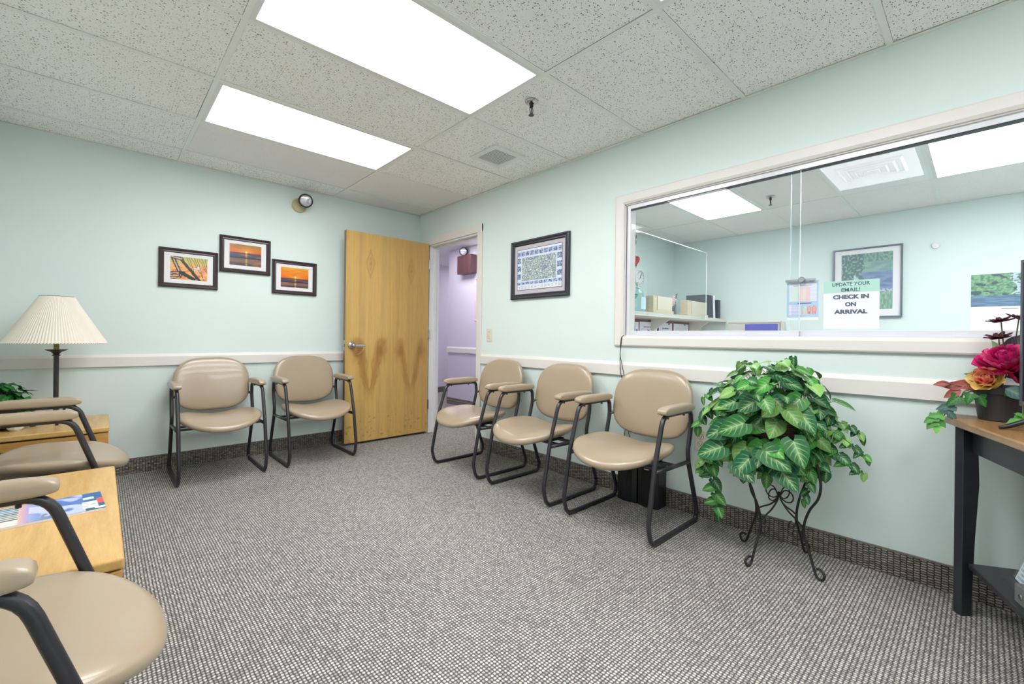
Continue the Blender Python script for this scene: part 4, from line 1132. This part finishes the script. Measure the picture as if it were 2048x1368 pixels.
# local: x along tvd, screen faces local +y ( = normal (-.43,.9) )
mb = MB(); mb.box(-tw / 2, tw / 2, -.028, -.002, .072, .592); mb.build('housing', M_black, t, bevel=.004)
mb = MB(); bz = .011
for (x0, x1, z0, z1) in ((-tw / 2, tw / 2, .072, .072 + .018), (-tw / 2, tw / 2, .592 - bz, .592), (-tw / 2, -tw / 2 + bz, .09, .592 - bz), (tw / 2 - bz, tw / 2, .09, .592 - bz)):
    mb.box(x0, x1, -.003, .004, z0, z1)
mb.build('bezel', plain('charcoal_gloss_bezel', C8(84, 86, 94), .25), t, bevel=.001)
ts = NT('dark_glossy_screen'); ts.set(color=C8(24, 27, 30), rough=0.06, spec=0.8)
mb = MB(); mb.box(-tw / 2 + bz, tw / 2 - bz, -.003, .0005, .09, .592 - bz); mb.build('screen', ts.m, t)
for s_ in (-1, 1):
    mb = MB(); xx = s_ * .32
    for yy in (.10, -.10): mb.tube([(xx, -.012, .075), (xx + s_ * .004, -.012 + yy * .3, .05), (xx + s_ * .01, yy * .95, .012), (xx + s_ * .012, yy * 1.15, .006)], [.010, .010, .008, .006], 8)
    mb.build('stand_foot', M_black, t, smooth=True)

# flower pot arrangement
FX, FY = -.098, -4.306
t = thing('flower_pot', 'black plastic pot of red, orange and dark artificial flowers with trailing ivy', 'flower pot', (FX, FY, TZ))
mb = MB(); mb.lathe([(.055, 0), (.058, .003), (.070, .100), (.0715, .102), (.078, .104), (.081, .132), (.078, .132), (.070, .11), (.004, .108)], (0, 0, 0), 36); mb.build('pot', plain('matt_black_pot', C8(50, 47, 54), .5), t, smooth=False)
rnd = random.Random(3)
def petal(mb, base, d, nrm, L, W, cup, c0, c1, nu=5, nv=6):
    d = Vector(d).normalized(); nrm = Vector(nrm); nrm = (nrm - d * nrm.dot(d)).normalized(); sd = d.cross(nrm); vs = []; cs = []
    for j in range(nv + 1):
        u = j / nv; w_ = math.sin(PI * min(1, .10 + .80 * u)) ** .6 * .5
        for i in range(nu + 1):
            s = i / nu * 2 - 1
            vs.append(Vector(base) + d * (u * L * (1 - .08 * s * s)) + sd * (s * w_ * W) + nrm * (cup * L * (u * u) + .18 * W * s * s + .02 * L * math.sin(s * 7 + u * 5)))
            cs.append(lin(mixc(c0, c1, u)))
    fs = [(j * (nu + 1) + i, j * (nu + 1) + i + 1, (j + 1) * (nu + 1) + i + 1, (j + 1) * (nu + 1) + i) for j in range(nv) for i in range(nu)]
    mb.add(vs, fs, cs)
def bloom(c, axis, R_, layers, c0, c1, name, ruffle=.2, open_=1.0):
    """layers: (count, elevation(deg), length, width)"""
    mb = MB(); axis = Vector(axis).normalized(); Rm = axis.to_track_quat('Z', 'Y').to_matrix()
    for li, (n, el, L, W) in enumerate(layers):
        for k in range(n):
            a = 2 * PI * (k + .5 * (li % 2)) / n + rnd.uniform(-.15, .15); e = math.radians(el + rnd.uniform(-8, 8))
            d = Rm @ Vector((math.cos(a) * math.cos(e), math.sin(a) * math.cos(e), math.sin(e)))
            n_ = Rm @ Vector((-math.cos(a) * math.sin(e), -math.sin(a) * math.sin(e), math.cos(e)))
            g_ = rnd.uniform(.85, 1.12); k0 = tuple(q * g_ for q in c0[li % len(c0)]); k1 = tuple(min(1, q * g_) for q in c1[li % len(c1)])
            petal(mb, Vector(c), d, n_, L * R_, W * R_, ruffle, k0, k1)
    return mb.build(name, M_petal, t, smooth=True)
# peony
bloom((-.012, -.025, .195), (-.5, .25, .75), .098, [(12, 4, 1.0, .62), (13, 18, .98, .5), (14, 32, .95, .42), (15, 46, .92, .38), (14, 58, .90, .34), (12, 70, .86, .3), (8, 82, .8, .28)],
      [(.60, .03, .26), (.70, .05, .34), (.55, .02, .22)], [(.90, .18, .52), (.78, .10, .40), (.95, .42, .64)], 'peony_bloom', .35)
bloom((-.01, -.05, .150), (-.3, -.2, .4), .078, [(8, 15, 1.0, .8), (8, 40, .9, .6), (6, 65, .8, .5)], [(.62, .03, .26)], [(.84, .12, .42)], 'peony_bloom', .35)
# rose
bloom((-.052, .030, .142), (-.75, .25, .45), .058, [(6, 12, 1.0, 1.0), (5, 34, .95, .95)], [(.80, .74, .34), (.92, .66, .42)], [(.93, .80, .50), (.96, .72, .54)], 'rose_outer_petals', .45)
bloom((-.056, .032, .150), (-.75, .25, .45), .052, [(6, 38, .95, .85), (6, 55, .88, .75), (5, 70, .8, .6), (4, 82, .7, .45)], [(.93, .40, .34)], [(.96, .56, .47), (.97, .66, .55)], 'rose_inner_petals', .35)
# yellow half hidden flower
bloom((.0, .066, .155), (-.3, .9, .5), .035, [(8, 10, 1.0, .5), (6, 40, .8, .5)], [(.85, .6, .15)], [(.95, .78, .25)], 'yellow_bloom', .1)
# dark daisies
for (p, ax) in (((-.012, .000, .375), (-.2, .15, .95)), ((-.0, .005, .312), (-.3, .2, .85)), ((.03, -.045, .385), (-.1, -.3, .9))):
    bloom(p, ax, .042, [(8, 6, 1.0, .42), (6, 25, .6, .35)], [(.26, .06, .12)], [(.33, .10, .17)], 'dark_daisy', .12)
st = MB()
for pts in ([(0, 0, .11), (.0, -.01, .22), (-.012, 0, .375)], [(0, 0, .11), (.01, .0, .22), (0, .005, .312)], [(0, 0, .11), (.02, -.03, .25), (.03, -.045, .385)],
            [(-.03, .03, .12), (-.07, .10, .125), (-.10, .15, .14)], [(-.03, .03, .12), (-.07, .09, .10), (-.08, .12, .05), (-.085, .16, -.01), (-.09, .19, -.035)],
            [(-.03, .03, .12), (-.08, .09, .11), (-.07, .10, .07)], [(-.03, -.03, .11), (-.10, -.05, .10), (-.16, -.05, .04)]):
    st.tube(spline(pts, 6), .002, 6)
st.build('stems', M_stem, t, smooth=True)
lv = MB()
def L_(p, d, n_, L, W, kind, c): leaf(lv, p, d, n_, L, W, kind, .2, .1, lin(c))
G1, G2, G3, GR = (.12, .38, .12), (.24, .36, .36), (.33, .58, .27), (.60, .27, .27)
for p, d, n_, L, W, kd, c in [((-.06, .055, .125), (-.2, 1, .25), (-1, 0, .4), .075, .042, 'lance', GR), ((-.07, .09, .128), (-.2, 1, -.05), (-1, 0, .4), .065, .036, 'lance', GR),
                              ((-.08, .10, .112), (-.1, .8, -.5), (-1, 0, .4), .060, .034, 'lance', GR), ((-.08, .13, .135), (-.2, .9, -.1), (-1, 0, .4), .05, .026, 'lance', GR),
                              ((-.045, .03, .145), (-.5, .6, .7), (-1, 0, .4), .06, .04, 'lance', GR), ((-.09, .075, .10), (-.3, .2, -.7), (-1, .1, .2), .045, .045, 'ivy', G1),
                              ((-.085, .105, .085), (-.3, .5, -.5), (-1, .1, .2), .052, .055, 'ivy', G1), ((-.085, .12, .05), (-.2, .9, -.3), (-1, .1, .4), .055, .05, 'ivy', G2),
                              ((-.09, .14, .035), (-.2, -.5, -.8), (-1, .1, .4), .055, .045, 'ivy', G2), ((-.09, .15, .01), (-.2, .9, -.2), (-1, .1, .4), .045, .045, 'ivy', G3),
                              ((-.09, .17, .0), (-.2, .8, -.6), (-1, .1, .4), .045, .045, 'ivy', G3), ((-.09, .175, -.02), (-.2, .6, -.9), (-1, .1, .4), .04, .04, 'ivy', G3),
                              ((-.09, .16, -.01), (-.2, -.6, -.9), (-1, .1, .4), .035, .035, 'ivy', G3), ((-.09, .165, -.035), (-.2, .1, -.9), (-1, .1, .4), .032, .034, 'ivy', (.5, .78, .36)),
                              ((-.08, .055, .095), (-.3, -.4, -.9), (-1, .1, .2), .045, .045, 'ivy', G1), ((-.09, -.01, .13), (-.4, -.8, -.4), (-1, 0, .5), .07, .05, 'lance', G2),
                              ((-.08, -.02, .12), (-.3, -.9, -.6), (-1, 0, .5), .06, .05, 'ivy', G1), ((-.03, -.01, .17), (-.2, -.9, .1), (-.8, 0, .8), .075, .03, 'lance', (.36, .48, .22)),
                              ((-.0, -.03, .27), (.1, -.6, .6), (-1, .2, .2), .09, .08, 'heart', (.27, .20, .26)), ((.0, .0, .26), (-.1, .4, .8), (-1, 0, .2), .05, .02, 'lance', (.55, .7, .5)),
                              ((.0, -.01, .25), (-.2, -.3, -.7), (-1, 0, .2), .05, .025, 'lance', (.8, .5, .45)), ((-.15, -.05, .05), (-.5, -.3, -.3), (-.4, 0, 1), .05, .05, 'ivy', G3),
                              ((-.16, -.05, .035), (-.3, .5, -.2), (-.4, 0, 1), .05, .045, 'ivy', G3), ((-.02, .05, .16), (-.4, .7, .3), (-1, 0, .6), .05, .022, 'lance', (.3, .42, .2))]:
    L_(p, d, n_, L, W, kd, c)
lv.build('foliage', M_ivy, t, smooth=True)

# brochure holder and box on lower shelf
t = thing('brochure_holder', 'clear brochure stand with a white leaflet on the lower shelf', 'brochure holder', (-.27, -4.352, .205), math.radians(195))
Rt = Matrix.Rotation(math.radians(-18), 3, 'X')
mb = MB(); mb.box(-.055, .055, -.002, 0, 0, .19, R=Rt); mb.box(-.055, .055, -.03, 0, 0, .002); mb.build('holder', M_plexi, t)
def leafl(u, v):
    c = (.93, .94, .97)
    if v > .9: c = (.72, .82, .25)
    elif int(v * 26) % 2 and .08 < u < .9 and noise.noise(Vector((u * 30, int(v * 26) * 3.1, 2))) > -.2: c = (.62, .65, .76)
    if u < .2 and .35 < v < .85 and int(v * 14) % 2: c = (.35, .3, .42)
    return lin(c)
mb = MB(); mb.grid(lambda u, v: Rt @ Vector(((u - .5) * .1, .0035, .006 + v * .2)), 40, 80, leafl)
mb.build('leaflet', M_paperprint, t, thick=.001)
t = thing('media_box', 'silver grey media player box on the lower shelf at the right edge', 'media box', (-.43, -4.345, .205), math.atan2(fd.y, fd.x))
# local x along front edge, front face at local -y? (normal towards +y world)
mb = MB(); mb.box(-.02, .26, -.002, .20, 0, .058) ; o = mb.build('case', M_grey_dev, t, bevel=.002)
o.scale = (1, 1, 1)
mb = MB(); Rr = Matrix.Rotation(PI / 2, 3, 'X'); mb.lathe([(.010, 0), (.008, .002)], (.015, -.003, .026), 16, R=Rr); mb.build('button', M_chrome, t)

# ================================================================== SIGNS ON THE WINDOW
t = thing('paper_sign', 'white paper sign with a mint band taped inside the window glass', 'sign', (0.0365, -3.828, 1.224), -PI / 2)
mb = MB(); mb.box(-.107, .107, -.0004, .0004, -.117, .117); mb.build('sheet', M_paper, t)
mb = MB(); mb.box(-.107, .107, -.0009, -.0004, .059, .117); mb.build('mint_band', M_mintband, t)
for body, z, hh, ww, b_ in (('UPDATE YOUR', .0915, .0245, .145, .0004), ('EMAIL!', .0640, .0245, .072, .0004), ('CHECK IN', .029, .0265, .138, .0013), ('ON', -.007, .0265, .042, .0013), ('ARRIVAL', -.043, .0265, .128, .0013)):
    text_obj('sign_text', body, hh, M_ink, t, (0, -.0012, z), bold=b_, width=ww)
def poster(u, v):
    c = (.70, .78, .89)
    if v > .47 and .06 < u < .95 and v < .95:
        c = (.88, .89, .94)
        if .10 < u < .36 and v < .86: c = (.84, .89, .86) if (int(u * 40) + int(v * 50)) % 2 else (.87, .91, .89)
        elif .38 < u < .60 and v < .84: c = (.91, .80, .79) if (int(u * 50) + int(v * 60)) % 2 else (.93, .86, .84)
        elif .60 < u < .73 and v < .84: c = (.87, .72, .74) if (int(u * 50) + int(v * 60)) % 2 else (.91, .82, .82)
        elif v < .84 and int(v * 60) % 2: c = (.82, .84, .92)
        elif .87 < v < .89 and .2 < u < .8: c = (.55, .55, .68)
    elif v < .40 and v > .12 and .06 < u < .46: c = (.88, .87, .94) if not (int(v * 50) % 2 and .15 < u < .38) else (.76, .76, .88)
    elif .41 < v < .44 and .35 < u < .8: c = (.25, .34, .55)
    elif .14 < v < .36:
        if abs(u - .57) < .045: c = mixc((.88, .80, .60), (.74, .86, .80), (v - .14) / .2)
        for cx_, w_ in ((.72, .045), (.87, .055)):
            bw = w_ * (.45 if v > .32 else 1.0 if v > .22 else .7)
            if abs(u - cx_) < bw and not (v < .22 and abs(u - cx_) < .012): c = (.93, .66, .60)
            elif abs(u - cx_) < bw * 1.25: c = (.80, .40, .42)
    elif v < .07: c = (.93, .96, .99)
    return lin(c)
t = thing('wall_poster', 'small blue health chart clipped to the glass at the pane overlap', 'poster', (0.031, -3.632, 1.254), -PI / 2)
print_panel('poster_print', .137, .200, 70, 100, poster, M_paperprint, t)
mb = MB(); mb.box(-.069, .069, .0004, .0016, -.101, .101); mb.build('plastic_sleeve', M_paper, t)
mb = MB(); mb.box(-.069, .03, -.003, .003, .092, .104); mb.build('clip_bar', M_alu, t)

# ================================================================== OFFICE FURNITURE
SZ = 1.315
t = thing('office_hutch', 'light grey office shelf with a burgundy tack board seen through the left pane', 'shelf', (0, 0, 0))
mb = MB(); mb.box(.95, OX - .01, -2.0, -1.70, SZ - .04, SZ); mb.build('shelf_board', M_laminate, t, bevel=.003)
mb = MB(); mb.box(.95, OX - .01, -1.70, -1.66, 0, SZ); mb.build('back_panel', M_laminate, t)
mb = MB(); mb.box(1.25, 2.955, -1.712, -1.70, .85, 1.262); mb.build('tack_board', M_burg, t)
for x in (2.0, 3.0):
    mb = MB(); mb.prism([(-1.70, SZ - .04), (-1.93, SZ - .04), (-1.93, SZ - .055), (-1.70, SZ - .20)], x - .012, x + .012, 'x'); mb.build('shelf_bracket', M_laminate, t)
for x0_ in (1.25, 3.2):
    mb = MB(); mb.box(x0_, x0_ + .03, -1.95, -1.70, 0, .72); mb.build('leg_panel', M_laminate, t)
mb = MB(); mb.box(.95, OX - .01, -2.35, -1.70, .72, .75); mb.build('worktop', M_laminate, t, bevel=.003)
t = thing('cubicle_partition', 'low beige cubicle partition at the far office wall', 'partition', (0, 0, 0))
mb = MB(); mb.box(3.365, 3.40, -2.62, -2.04, 0, 1.262); mb.build('panel', M_laminate, t)
mb = MB(); mb.box(3.355, 3.405, -2.63, -2.04, 1.262, 1.275); mb.build('top_rail', M_beige, t)
mb = MB(); mb.box(3.355, 3.405, -2.665, -2.63, 0, 1.268); mb.build('end_post', M_laminate, t)
t = tag(MB().box(3.355, 3.3635, -2.60, -2.24, .95, 1.245).build('wall_card', M_purple), 'violet card pinned to the low partition in the office', 'card')
def text_sheet(lines, logo=None):
    def fn(u, v):
        c = (.89, .89, .93)
        for (z0, z1, u0, u1, col) in lines:
            if z0 < v < z1 and u0 < u < u1 and noise.noise(Vector((u * 40, z0 * 31, 2))) > -.22: c = col
        if logo and math.hypot((u - logo[0]), (v - logo[1]) * .8) < logo[2]: c = logo[3]
        return lin(c)
    return fn
for lab, x0_, x1_, lines, logo in (
    ('white notice with a dark red emblem pinned leftmost on the burgundy board', 1.745, 2.125, [(.80, .84, .2, .8, (.3, .3, .38)), (.74, .76, .1, .9, (.5, .5, .56))], (.5, .60, .10, (.48, .2, .26))),
    ('small white note pinned in the middle of the burgundy board', 2.172, 2.49, [(.78, .82, .25, .75, (.35, .35, .42)), (.5, .54, .2, .8, (.5, .5, .56))], None),
    ('white sheet with a yellow spot pinned rightmost on the burgundy board', 2.532, 2.93, [(.83, .85, .1, .9, (.7, .7, .76)), (.76, .78, .1, .8, (.7, .7, .76)), (.69, .71, .1, .85, (.72, .72, .78))], (.48, .62, .09, (.93, .82, .5)))):
    t = thing('pinned_notice', lab, 'notice', ((x0_ + x1_) / 2, -1.7135, 1.075))
    ww = x1_ - x0_
    mb = MB(); mb.box(-ww / 2, ww / 2, 0, .001, -.16, .16); mb.build('sheet', M_paper, t)
    print_panel('notice_print', ww, .32, 60, 60, text_sheet(lines, logo), M_paperprint, t, (0, -.0004, 0))
    mb = MB(); mb.box(ww * .2, ww * .2 + .03, -.006, 0, .145, .156); mb.build('pin', M_black, t)
t = thing('pinned_notice', 'narrow white strip with a blue badge at the left end of the burgundy board', 'notice', (1.685, -1.7135, 1.075))
mb = MB(); mb.box(-.036, .036, 0, .001, -.16, .155); mb.build('sheet', M_paper, t)
mb = MB(); mb.box(-.018, .018, -.001, 0, .04, .075); mb.build('badge_mark', M_purple, t)
# glass divider on the shelf edge
tag(MB().box(.97, 2.755, -2.008, -2.002, SZ - .03, 2.087).build('glass_divider', M_plexi), 'clear plexiglass divider standing along the office shelf edge', 'divider')
_dv = [o for o in COL.objects if o.name.startswith('glass_divider')][0]
MB().box(.97, 2.757, -2.0085, -2.0015, 2.086, 2.091).box(2.754, 2.758, -2.0085, -2.0015, SZ - .03, 2.086).build('polished_edge', M_glassedge, _dv)
# things on the shelf
def block_box(lab, x0_, x1_, h1, h2, grp):
    t = thing('card_box', lab, 'desk box', ((x0_ + x1_) / 2, -1.948, SZ), 0, grp); a = (x1_ - x0_) / 2
    mb = MB(); mb.box(-a, a, -.05, .05, 0, h1); mb.build('tray', M_blockwood, t, bevel=.003)
    mb = MB(); mb.box(-a * .95, -a * .62, -.044, .044, h1, h2); mb.build('side_block', M_blockwood, t, bevel=.003)
    mb = MB(); mb.box(-a * .58, a * .86, -.048, .044, h1, h2 - .003); mb.build('card_block', M_beige, t, bevel=.004)
block_box('left beige card box on the office shelf next to the pump bottle', 1.515, 1.955, .035, .178, 'beige card boxes on the office shelf')
block_box('right beige card box on the office shelf in front of the binder', 2.285, 2.84, .030, .178, 'beige card boxes on the office shelf')
t = thing('sanitizer_bottle', 'tall clear pump bottle on the office shelf beside the potted plant', 'bottle', (1.385, -1.90, SZ))
M_gel = glass_mat('clear_aqua_gel', (.82, .95, .96, 1), .8)
mb = MB(); mb.lathe([(.055, 0), (.06, .01), (.06, .16), (.05, .20), (.022, .225), (.020, .24)], (0, 0, 0), 24); mb.build('bottle_body', M_gel, t, smooth=True)
mb = MB(); mb.box(-.045, .045, -.0615, -.0605, .03, .15); mb.build('bottle_label', plain('pale_aqua_label', C8(206, 228, 238), .5), t)
mb = MB(); mb.lathe([(.022, .24), (.022, .258), (.008, .262), (.008, .30), (.020, .302), (.018, .315)], (0, 0, 0), 16); mb.box(-.05, 0, -.008, .008, .302, .314); mb.build('pump', M_white, t)
t = thing('potted_plant', 'broad dark-leaved plant in a white pot at the left end of the office shelf', 'plant', (1.150, -1.86, SZ))
mb = MB(); mb.lathe([(.05, 0), (.055, .005), (.070, .10), (.072, .11), (.06, .11), (.004, .10)], (0, 0, 0), 24); mb.build('pot', M_white, t)
lv = MB()
for (p, d, L) in (((0, 0, .10), (.10, -.1, 1.0), .24), ((0, 0, .10), (.75, -.3, .35), .24), ((0, 0, .10), (.6, -.4, -.15), .15), ((0, 0, .10), (-.6, -.2, .8), .22), ((0, 0, .1), (-.3, -.6, .4), .18), ((0, 0, .1), (.2, .5, .8), .2)):
    leaf(lv, p, d, (-.3, -.9, .5), L, L * .38, 'lance', .15, .1, lin((.10, .30, .17)))
lv.build('leaves', M_ivy, t, smooth=True)
t = thing('pen_holder', 'clear pen cup full of pens with a small striped flag on the office shelf', 'pen holder', (2.17, -1.86, SZ))
mb = MB(); mb.lathe([(.05, 0), (.055, .0), (.058, .12), (.054, .12), (.051, .005), (.004, .004)], (0, 0, 0), 20); mb.build('cup', M_plexi, t)
M_pen = plain('blue_grey_pens', C8(96, 100, 140), .4)
for k in range(7):
    a = k * .9; mb = MB(); mb.tube([(.02 * math.cos(a), .02 * math.sin(a), .006), (.05 * math.cos(a), .05 * math.sin(a), .16 + .02 * (k % 3))], .006, 6); mb.build('pen', [M_pen, M_black, M_plate][k % 3], t)
mb = MB(); mb.tube([(0, 0, .01), (.13, -.01, .26)], .003, 6); mb.build('flag_pole', M_brass, t)
def flag(u, v):
    c = (.80, .35, .42) if int(v * 11) % 2 == 0 else (.92, .9, .93)
    if u > .62 and v > .5: c = (.25, .28, .42)
    return lin(c)
mb = MB(); mb.grid(lambda u, v: (.02 + u * .10 - .03 * (1 - v), -.012, .10 + v * .13 + .03 * u), 16, 22, flag); mb.build('flag', M_paperprint, t, thick=.001)
for (x0_, x1_, m_, lab, hh, sl) in ((2.87, 3.08, M_navy, 'dark navy ring binder on the office shelf just right of the right card box',   .285, .02), (3.10, 3.15, M_paper, 'white folder leaning between the dark binders on the office shelf', .29, .03), (3.22, 3.30, M_navy, 'thin dark binder at the right end of the office shelf', .245, .0)):
    t = thing('ring_binder', lab, 'binder', (0, 0, 0))
    mb = MB(); mb.prism([(x0_ - sl, SZ + hh), (x0_, SZ), (x1_, SZ), (x1_ - sl, SZ + hh)], -1.96, -1.715, 'y'); mb.build('cover', m_, t, fix=True, bevel=.003)
    mb = MB(); mb.prism([(x0_ + .006, SZ + .006), (x1_ - .006, SZ + .006), (x1_ - sl * .96 - .006, SZ + hh - .008), (x0_ - sl * .96 + .006, SZ + hh - .008)], -1.9615, -1.9605, 'y'); mb.build('pages', M_paper if m_ is M_paper else M_navy, t, fix=True)
# office end wall
t = thing('wall_clock', 'round white wall clock behind the office shelf at the window edge', 'clock', (2.46, -1.27, 1.822))
Rx = Matrix.Rotation(PI / 2, 3, 'X')
mb = MB(); mb.lathe([(.105, 0), (.105, .03), (.095, .035), (.093, .025)], (0, 0, 0), 40, R=Rx, cap=False); mb.build('rim', M_white, t, smooth=True)
mb = MB(); mb.lathe([(.095, .0), (.095, .022)], (0, 0, 0), 40, R=Rx); mb.build('dial', M_mat_white, t)
for k in range(12):
    a = k * PI / 6; mb = MB(); mb.box(-.003, .003, -.0245, -.0225, .070, .084, R=Matrix.Rotation(a, 3, 'Y')); mb.build('hour_mark', M_black, t)
for a, L in ((.45, .045), (.62, .07)):
    mb = MB(); mb.box(-.003, .003, -.0265, -.0245, -.012, L, R=Matrix.Rotation(a, 3, 'Y')); mb.build('clock_hand', M_black, t)
t = thing('wall_ornament', 'red heart-shaped ornament on the office wall above the clock', 'ornament', (2.385, -1.27, 2.045))
mb = MB(); pts = []
for k in range(40):
    a = 2 * PI * k / 40; pts.append((.0045 * 16 * math.sin(a) ** 3, .0045 * (13 * math.cos(a) - 5 * math.cos(2 * a) - 2 * math.cos(3 * a) - math.cos(4 * a))))
mb.prism(pts, -.02, 0, 'y'); mb.build('heart', M_red, t, fix=True, bevel=.004)
mb = MB(); mb.tube([(0, -.01, -.07), (.0, -.01, -.10)], .003, 6); mb.build('tassel', M_red, t)
t = thing('hanging_ornament', 'small red-brown blossom ornament with a green leaf hung just below the office ceiling', 'ornament', (2.345, -1.285, 2.26))
mb = MB(); mb.tube([(0, 0, .10), (.002, 0, .124)], .002, 6); mb.build('hook', M_black, t)
mb = MB(); mb.sellip((0, 0, .075), (.035, .014, .032), 1, 1, 16, 8); mb.build('blossom', plain('russet_felt', C8(170, 84, 74), .8), t, smooth=True)
lv = MB(); leaf(lv, (.01, -.004, .05), (-.25, -.05, -1), (0, -1, .1), .12, .045, 'lance', .1, .1, lin((.28, .42, .30))); lv.build('leaf', M_ivy, t)
# far office wall
def river(u, v):
    n = noise.noise(Vector((u * 7, v * 7, 2))); n2 = noise.noise(Vector((u * 26, v * 26, 6))); n3 = noise.noise(Vector((u * 5, v * 18, 9)))
    if v > .84: c = mixc((.52, .66, .56), (.34, .50, .46), sstep(-.3, .4, n2))
    elif v > .66: c = mixc((.55, .68, .62), (.44, .60, .58), sstep(-.3, .4, n3))
    else: c = mixc((.46, .55, .72), (.36, .42, .62), sstep(-.2, .4, n3))
    if u < .45 + .1 * n and v > .42: c = mixc((.30, .42, .42), (.60, .68, .64), sstep(-.1, .5, n2))
    if u < .30 and .38 < v < .56: c = mixc((.55, .36, .36), (.44, .34, .36), n2 + .5)
    if .25 < u < .58 and abs(v - .50 - .1 * math.sin(u * 9)) < .05: c = (.82, .85, .88)
    if v < .30 + .05 * n and u > .5 - v: c = mixc((.40, .58, .48), (.62, .76, .60), sstep(-.2, .4, noise.noise(Vector((u * 50, v * 12, 1)))))
    if .30 < v < .36 and n2 > .0: c = (.82, .78, .84)
    return lin(mixc(c, (.66, .72, .74), .35))
t = thing('framed_picture', 'large grey framed river garden print on the far office wall', 'picture', (OX, -3.415, 1.675), -PI / 2)
W_, H_ = .578, .750
mb = MB(); frame_ring(mb, W_, H_, 0.016, 0, 0.03, [(0, 0), (0, .03), (.012, .03), (.016, .02), (.016, 0)]); mb.build('frame', M_frame_grey, t, fix=True)
mb = MB(); mb.box(-W_ / 2 + .014, W_ / 2 - .014, -.012, -.001, -H_ / 2 + .014, H_ / 2 - .014); mb.build('mat_board', M_mat_white, t)
print_panel('river_print', .425, .60, 110, 150, river, M_print, t, (0, -.0128, .012))
def falls(u, v):
    n = noise.noise(Vector((u * 8, v * 8, 3))); n2 = noise.noise(Vector((u * 24, v * 24, 7)))
    c = mixc((.26, .44, .32), (.50, .70, .46), sstep(-.4, .4, n2 + n * .6))
    if n < -.25: c = (.18, .24, .28)
    if v < .34: c = mixc((.38, .52, .68), (.30, .38, .52), sstep(-.3, .3, noise.noise(Vector((u * 5, v * 20, 4)))))
    w_ = .05 + .16 * max(0, (.62 - v)) ; xx = .60 - .05 * math.sin(v * 9)
    if v > .36 and abs(u - xx) < w_ and n2 > -.15: c = (.84, .86, .92)
    if u > .72 and v < .45 and n > -.1: c = (.46, .66, .38)
    return lin(mixc(c, (.60, .68, .70), .3))
t = thing('wall_calendar', 'wall calendar with a waterfall photo on the far office wall', 'calendar', (OX, -4.42, 1.405), -PI / 2)
mb = MB(); mb.box(-.24, .24, -.002, 0, -.27, .275); mb.build('pages', M_paper, t)
print_panel('calendar_photo', .48, .30, 130, 90, falls, M_paperprint, t, (0, -.0026, .125))
mb = MB(); mb.box(-.05, .05, -.003, -.002, -.050, -.045); mb.build('calendar_heading', M_ink, t)
t = thing('wall_hook', 'small white round hook on the far office wall', 'hook', (OX, -3.942, 1.995), -PI / 2)
mb = MB(); mb.lathe([(.032, 0), (.032, .012), (.024, .016), (.020, .012)], (0, 0, 0), 24, R=Matrix.Rotation(PI / 2, 3, 'X'), cap=False); mb.build('hook_ring', M_white, t, smooth=True)
mb = MB(); mb.lathe([(.021, .0), (.021, .012)], (0, 0, 0), 24, R=Matrix.Rotation(PI / 2, 3, 'X')); mb.build('hook_disc', M_white, t)
